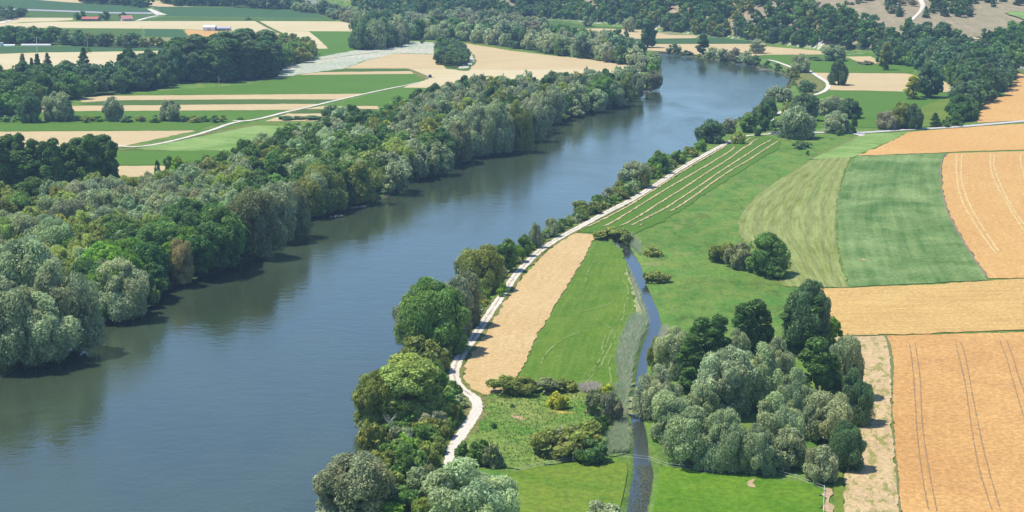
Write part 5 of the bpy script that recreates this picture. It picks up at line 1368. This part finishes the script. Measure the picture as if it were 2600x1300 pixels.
# ------------------------------------------------------------------ small built things
def box(V, F, cx, cy, cz, sx, sy, sz, top=(1, 1), M=None, mi=0, bev=0):
    o = len(V)
    for z, (kx, ky) in ((-.5, (1, 1)), (.5, top)):
        for a, b in ((-.5, -.5), (.5, -.5), (.5, .5), (-.5, .5)):
            V.append((cx + a * sx * kx, cy + b * sy * ky, cz + z * sz))
    for f in ((3, 2, 1, 0), (4, 5, 6, 7), (0, 1, 5, 4), (1, 2, 6, 5), (2, 3, 7, 6), (3, 0, 4, 7)):
        F.append(tuple(o + i for i in f))
def bobj(name, boxes, mat, parent, cyl=()):
    V, F = [], []
    for b in boxes: box(V, F, *b)
    for pts, rad in cyl:
        v, f = tubes([(pts, rad)], 10); o = len(V); V += list(v); F += [tuple(o + i for i in q) for q in f]
    me = mesh_np(name, V, F, mat)
    return link(name, me, parent)
white = simple("white_paint", (.80, .80, .78), var=.08); redroof = simple("red_roof", (.42, .13, .11), var=.2, scale=.6); pinkroof = simple("faded_red_roof", (.46, .22, .20), var=.2)
wallm = simple("render_wall", (.55, .50, .45), var=.12); brick_w = simple("timber_wall", (.28, .20, .15), var=.2); solar = simple("roof_panels", (.06, .08, .16), .3, .15, metal=.2, spec=.6)
steel = simple("galvanised", (.50, .52, .54), .5, .1, metal=.5); glass = simple("dark_glass", (.02, .025, .03), .1, .1, spec=.6); rubber = simple("rubber", (.02, .02, .02), .8, .2)
concrete = simple("pole_concrete", (.62, .63, .63), var=.12)
def gable(name, mat, L, W_, z0, rise, parent, ov=.4):
    l, w_ = L / 2 + ov, W_ / 2 + ov
    V = [(-l, -w_, z0), (l, -w_, z0), (l, 0, z0 + rise), (-l, 0, z0 + rise), (l, w_, z0), (-l, w_, z0)]
    V += [(a, b, c - .2) for a, b, c in V]
    F = [(0, 1, 2, 3), (3, 2, 4, 5), (6, 9, 8, 7), (9, 11, 10, 8), (0, 6, 7, 1), (5, 4, 10, 11), (0, 3, 9, 6), (3, 5, 11, 9), (1, 7, 8, 2), (2, 8, 10, 4)]
    return link(name, mesh_np(name, V, F, mat), parent)
def gable_wall(mat, L, W_, h, rise, parent):
    l, w_ = L / 2, W_ / 2
    V = [(-l, -w_, 0), (l, -w_, 0), (l, w_, 0), (-l, w_, 0), (-l, -w_, h), (l, -w_, h), (l, w_, h), (-l, w_, h), (-l, 0, h + rise - .25), (l, 0, h + rise - .25)]
    F = [(0, 1, 5, 4), (2, 3, 7, 6), (1, 2, 6, 9, 5), (3, 0, 4, 8, 7), (4, 5, 9, 8), (6, 7, 8, 9)]
    return link("wall", mesh_np("wall", V, F, mat), parent)
# long red-roofed shed
p = P(231, 52.5)
e = tag(empty("farm_shed", p, radians(-4)), "long low farm shed with a red roof between two round dark trees", "shed")
gable_wall(brick_w, 17, 9, 2.2, 2.0, e); gable("roof", redroof, 17, 9, 2.2, 2.1, e, .6)
for i in range(3): bobj("door", [(-5 + i * 5, -4.55, 1.0, 2.6, .12, 2.0)], solar, e)
p = P(321, 52.8)
e = tag(empty("farm_house", p, radians(28)), "small house with a faded red hipped roof in front of a dark tree", "house")
gable_wall(wallm, 11, 9, 2.4, 3.2, e); gable("roof", pinkroof, 11, 9, 2.4, 3.4, e, .7)
r_ = bobj("window", [(-2.5, -4.55, 1.4, 1.2, .1, 1.1)], glass, e); bobj("frame", [(-2.5, -4.54, .78, 1.4, .14, .12)], white, r_)
bobj("window", [(2.5, -4.55, 1.4, 1.2, .1, 1.1)], glass, e); bobj("door", [(0, -4.55, 1.0, 1.0, .1, 2.0)], brick_w, e)
bobj("chimney", [(1.5, .6, 5.4, .7, .7, 1.6)], brick_w, e)
# white barn with the long panel-roofed wing
p = P(533, 77.5)
e = tag(empty("barn", p, 0), "white barn with a pale roof standing in the far orange field", "barn")
gable_wall(white, 11.5, 10, 3.6, 1.8, e); gable("roof", simple("pale_sheet_roof", (.66, .70, .78), var=.08), 11.5, 10, 3.6, 1.9, e, .3)
bobj("door", [(0, -5.05, 1.5, 3.4, .1, 3.0)], wallm, e)
p = P(566, 77.3)
e = tag(empty("long_shed", p, 0), "long shed with dark roof panels joined to the right side of the white barn", "shed")
gable_wall(wallm, 15.5, 8, 2.3, 1.2, e); gable("roof", simple("grey_sheet_roof", (.40, .40, .52), var=.1), 15.5, 8, 2.3, 1.3, e, .3)
bobj("roof_panel", [(0, -4.4, 2.15, 15.8, .15, .5)], solar, e)
for i in range(4): bobj("door", [(-5.6 + i * 3.7, -4.06, 1.0, 2.2, .1, 1.9)], brick_w, e)
# white sheds on the left
p = P(-4, 117)
e = tag(empty("site_hut", p), "white cube-like hut cut off by the left edge of the picture", "hut")
bobj("wall", [(0, 0, 1.5, 8, 5, 3.0)], white, e); bobj("roof", [(0, 0, 3.1, 8.4, 5.4, .2)], wallm, e)
p = P(24, 117.2)
e = tag(empty("poly_tunnel", p), "shorter long white tunnel beside the white hut", "tunnel")
V, F = tubes([([(-5.2, 0, .2), (5.2, 0, .2)], [1.5, 1.5])], 14); link("cover", mesh_np("cover", [(a, b, max(c, 0)) for a, b, c in V], F, white), e)
bobj("end_wall", [(5.25, 0, .7, .1, 2.2, 1.4)], steel, e)
p = P(92, 116.2)
e = tag(empty("poly_tunnel", p, radians(1.2)), "longer long white tunnel in front of the dark tree row at the left", "tunnel")
V, F = tubes([([(-13.3, 0, .2), (13.3, 0, .2)], [1.5, 1.5])], 14); link("cover", mesh_np("cover", [(a, b, max(c, 0)) for a, b, c in V], F, simple("tunnel_film", (.78, .72, .74), var=.06)), e)
bobj("end_wall", [(13.35, 0, .7, .1, 2.2, 1.4)], steel, e)
# gable fragments beside the white road, upper left
p = P(17, 57)
e = tag(empty("wayside_shrine", p), "small white pillar beside the pale road at the upper left edge", "pillar")
bobj("shaft", [(0, 0, 1.2, .9, .9, 2.4)], white, e); bobj("cap", [(0, 0, 2.6, 1.3, 1.3, .4, (.3, .3))], white, e)
# power poles
for px_, pb, pt, arm, lab in [(95.3, 150, 95, 5.2, "tall white power pole with a wide crossarm over the long white tunnel"), (222.5, 120, 97, 3.2, "white power pole with a short crossarm above the maize strip"),
                              (361, 92, 68, 1.0, "plain pale pole at the left end of the far square maize field"), (391, 53, 31, .8, "pale pole beside the white road fork at the top left"),
                              (375.7, 51.5, 38, .6, "short pale pole left of the one by the white road fork"), (403, 38, 19, .7, "thin pale pole in the far maize field above the road fork"), (339, 6, -6, .6, "pale pole at the top edge in the far fields")]:
    p = P(px_, pb)
    h_ = top_z(p[0], p[1], pt)
    e = tag(empty("power_pole", p), lab, "power pole", "power poles in the left fields")
    bobj("pole", [], concrete, e, cyl=[([(0, 0, -.3), (0, 0, h_ * .5), (0, 0, h_)], [.26, .22, .17])])
    bobj("crossarm", [(0, 0, h_ - .12, arm, .18, .2)], concrete, e)
    if arm > 2:
        for k in (-1, 0, 1): bobj("insulator", [], glass, e, cyl=[([(k * arm * .44, 0, h_ - .05), (k * arm * .44, 0, h_ + .35)], [.08, .05])])
# tractor with rake
p = P(1091.5, 197.5)
e = tag(empty("tractor", p, radians(8)), "dark red tractor with a white cab roof raking the big stubble field", "tractor")
red = simple("tractor_red", (.10, .022, .03), .4, .2, spec=.5)
bobj("body", [(0, .9, 1.05, 1.1, 2.1, .9, (.85, .95)), (0, -.9, .9, 1.3, 1.4, .6)], red, e)
bobj("cab", [(0, -.6, 1.95, 1.5, 1.5, 1.3, (.86, .86))], glass, e)
bobj("cab_roof", [(0, -.6, 2.7, 1.5, 1.55, .2, (.8, .8))], white, e)
for sx in (-1, 1):
    bobj("wheel", [], rubber, e, cyl=[([(sx * .85, -1.0, .85), (sx * 1.3, -1.0, .85)], [.86, .86])])
    bobj("wheel", [], rubber, e, cyl=[([(sx * .8, 1.4, .55), (sx * 1.1, 1.4, .55)], [.55, .55])])
    bobj("mudguard", [(sx * 1.05, -1.0, 1.78, .5, 1.3, .12)], red, e)
bobj("hitch", [(0, -2.1, .6, .3, 1.1, .2)], steel, e)
rk = tag(empty("hay_rake", p + np.array([.4, -3.0, 0]), radians(8)), "hay rake spread out behind the tractor", "rake")
bobj("beam", [(0, 0, .75, 6.8, .15, .15)], steel, rk)
for k in (-2.6, 2.6): bobj("rotor", [], steel, rk, cyl=[([(k, 0, .15), (k, 0, .3)], [1.2, 1.2]), ([(k, 0, .3), (k, 0, .9)], [.12, .12])])
# parked cars
def car(px_, py_, rz, paint, lab):
    p = P(px_, py_)
    e = tag(empty("parked_car", p, rz), lab, "car", "cars parked by the end of the gravel road")
    bobj("body", [(0, 0, .62, 4.3, 1.75, .62, (.97, .92)), (-.2, 0, .42, 4.1, 1.7, .3)], paint, e)
    bobj("cabin", [(-.2, 0, 1.18, 2.5, 1.55, .52, (.74, .84))], glass, e)
    bobj("roof", [(-.2, 0, 1.46, 1.8, 1.28, .07, (.95, .95))], paint, e)
    for a in (-1.35, 1.35):
        for b in (-1, 1): bobj("wheel", [], rubber, e, cyl=[([(a, b * .72, .33), (a, b * .9, .33)], [.33, .33])])
    for b in (-.6, .6): bobj("headlight", [(2.12, b, .68, .08, .3, .16)], white, e)
    return e
car(1935.5, 334.5, radians(5), simple("black_paint", (.012, .014, .03), .25, .1, spec=.6), "dark car standing in the shade under the green tree by the gravel road")
car(1966, 341.2, radians(8), simple("silver_paint", (.40, .42, .46), .3, .1, spec=.6), "silver car at the road under the left edge of the large grey willow")
car(1982, 340.8, radians(4), simple("white_car_paint", (.72, .72, .72), .3, .05, spec=.6), "white car nearest the trunk of the large grey willow")
# posts and signs
def post(px_, pb, h_, lab, head=None):
    p = P(px_, pb)
    e = tag(empty("marker_post", p), lab, "post")
    bobj("post", [], white, e, cyl=[([(0, 0, 0), (0, 0, h_)], [.09, .08])])
    if head: bobj("sign_plate", [(0, -.1, h_ - .2, *head)], white, e)
post(2143, 336.5, 1.8, "white sign post beside the small dark bush at the paved road", (.9, .06, .8))
post(2560, 156, 2.0, "small white road sign above the asphalt road at the right", (1.3, .08, 1.2))
# fences
def fence(pts, wires, lab, hp=1.25, mat=steel, broken=False):
    W = [P(*q) for q in pts]
    o0 = np.array(W[0])
    e = tag(empty("pasture_fence", o0), lab, "fence")
    for q in W:
        q = np.array(q) - o0
        bobj("post", [], mat, e, cyl=[([(q[0], q[1], -.2), (q[0], q[1], hp)], [.09, .075])])
    for hz in wires:
        pl = [np.array(q) - o0 + [0, 0, hz] for q in W]
        bobj("wire", [], mat, e, cyl=[(pl, [.022] * len(pl))])
    return e
fence([(1308, 1202), (1391, 1183), (1455, 1172), (1520, 1162), (1578, 1163), (1648, 1171), (1695, 1188), (1790, 1200), (1883, 1193), (1950, 1202), (2020, 1218), (2092, 1246)], [.55, 1.15], "long wire fence with pale posts between the lower meadows and the scrub, crossing the creek", 1.35, concrete)
fence([(2093, 1247), (2092, 1262), (2091.5, 1278), (2091, 1295), (2090, 1318), (2089, 1345)], [.6, 1.1], "short row of white-topped fence posts along the right edge of the bright meadow", 1.25, white)
# dead tree, logs
def dead(px_, pb, pt, lab, nb=5, seed=3):
    p = P(px_, pb); h_ = top_z(p[0], p[1], pt)
    r = np.random.default_rng(seed)
    segs = [([(0, 0, -.2), (r.normal(0, .1), 0, h_ * .5), (r.normal(0, .3), 0, h_)], [.28, .2, .07])]
    e = tag(empty("dead_tree", p), lab, "dead tree")
    V, F = tubes(segs, 7); link("trunk", mesh_np("trunk", V, F, M_DEAD), e)
    for k in range(nb):
        z = h_ * r.uniform(.4, .9); a = r.uniform(0, 2 * pi); l = h_ * r.uniform(.2, .38)
        V, F = tubes([([(0, 0, z), (cos(a) * l * .6, sin(a) * l * .6, z + l * .5), (cos(a) * l, sin(a) * l, z + l * .95)], [.1, .07, .02])], 5)
        link("branch", mesh_np("branch", V, F, M_DEAD), e)
dead(993, 1122, 1052, "pale bare dead trunk standing in front of the large leafy riverside tree", 5, 3)
dead(943, 1088, 1045, "forked grey dead tree at the water's edge left of the pale trunk", 6, 8)
for i, (cx, pb, pt) in enumerate([(1837, 98, 62), (1870, 101, 66), (1889, 102, 55), (1894, 102.5, 60), (1909, 103, 82)]):
    dead(cx, pb, pt, f"{['leftmost', 'second', 'third', 'fourth', 'short last'][i]} bare white trunk of the row at the foot of the wooded hill", 3, 20 + i)
dead(556, 213, 192, "reddish bare snag at the foot of the poplar wood", 2, 31)
p = P(1903, 1184)
lg = link("fallen_log", mesh_np("fallen_log", *tubes([([(-2.2, .4, .3), (-.6, -.2, .4), (.8, .1, .35), (2.4, .8, .5)], [.16, .24, .22, .08]), ([(.2, 0, .35), (.9, -.9, .7), (1.6, -1.1, 1.0)], [.12, .09, .03])], 8), simple("peeled_wood", (.42, .25, .18), var=.3)))
lg.location = p; tag(lg, "reddish fallen log lying at the shaded front of the grove", "log")
# stones on the landing
st = simple("bank_stone", (.33, .29, .24), var=.3)
def stones(px, n, lab):
    q = fill(W2(px), n)
    V, F = [], []
    iv, iff = ico()
    for x, y in q:
        r = rng.uniform(.15, .5); o = len(V)
        V += list(iv * r * rng.uniform(.7, 1.2, (len(iv), 1)) * [1, 1, .6] + [x, y, .05 - .62]); F += [tuple(o + i for i in f) for f in iff]
    tag(link("shore_stones", mesh_np("shore_stones", V, F, st)), lab, "stones", kind='stuff')
stones(R3([(1250, 950), (1290, 900), (1370, 890), (1380, 915), (1300, 950)]), 120, "pale stones of the little landing near the tip of the left bank")
stones(S2 if False else Z(650, 325, K4)([(740, 880), (870, 855), (870, 872), (760, 890)]), 40, "thin line of pale stones at the water below the olive willow")
stones(Z(650, 325, K4)([(940, 780), (1110, 760), (1110, 780), (960, 795)]), 40, "row of bright stones at the water below the pale dome willow")
stones(R3([(2440, 690), (2576, 685), (2576, 705), (2450, 705)]), 60, "stony rim of the outer river bend")
# rock scars on the hill
for px_, lab in [(R3([(1560, 150), (1620, 105), (1660, 140), (1700, 120), (1730, 170), (1690, 190), (1640, 150), (1590, 180)]), ""), (R3([(720, 60), (740, 20), (800, 5), (805, 30), (770, 55), (740, 75)]), "")]:
    area("rock_scar", px_, rock, z=2.5, jit=.5)
area("dry_slope", [(1895, 55), (1915, 35), (1960, 5), (2030, -20), (2060, -20), (2020, 10), (1990, 30), (1960, 42), (1930, 48), (1920, 58)], drysl, z=.6)

# ------------------------------------------------------------------ air
hz = bpy.data.meshes.new("haze")
V, F = [], []
box(V, F, 0, 3900, 66, 17800, 8200, 142 + 8)
hz.from_pydata(V, [], F)
hm = bpy.data.materials.new("haze"); hm.use_nodes = True
hm.node_tree.nodes.remove(hm.node_tree.nodes["Principled BSDF"])
pv = hm.node_tree.nodes.new("ShaderNodeVolumePrincipled")
pv.inputs["Color"].default_value = (.46, .70, 1.0, 1)
pv.inputs["Density"].default_value = HAZE
pv.inputs["Anisotropy"].default_value = .2
hm.node_tree.links.new(pv.outputs[0], hm.node_tree.nodes["Material Output"].inputs["Volume"])
hz.materials.append(hm)
o = link("haze", hz); o['kind'] = 'stuff'
tag(o, "thin blue summer haze over the whole valley", "haze")
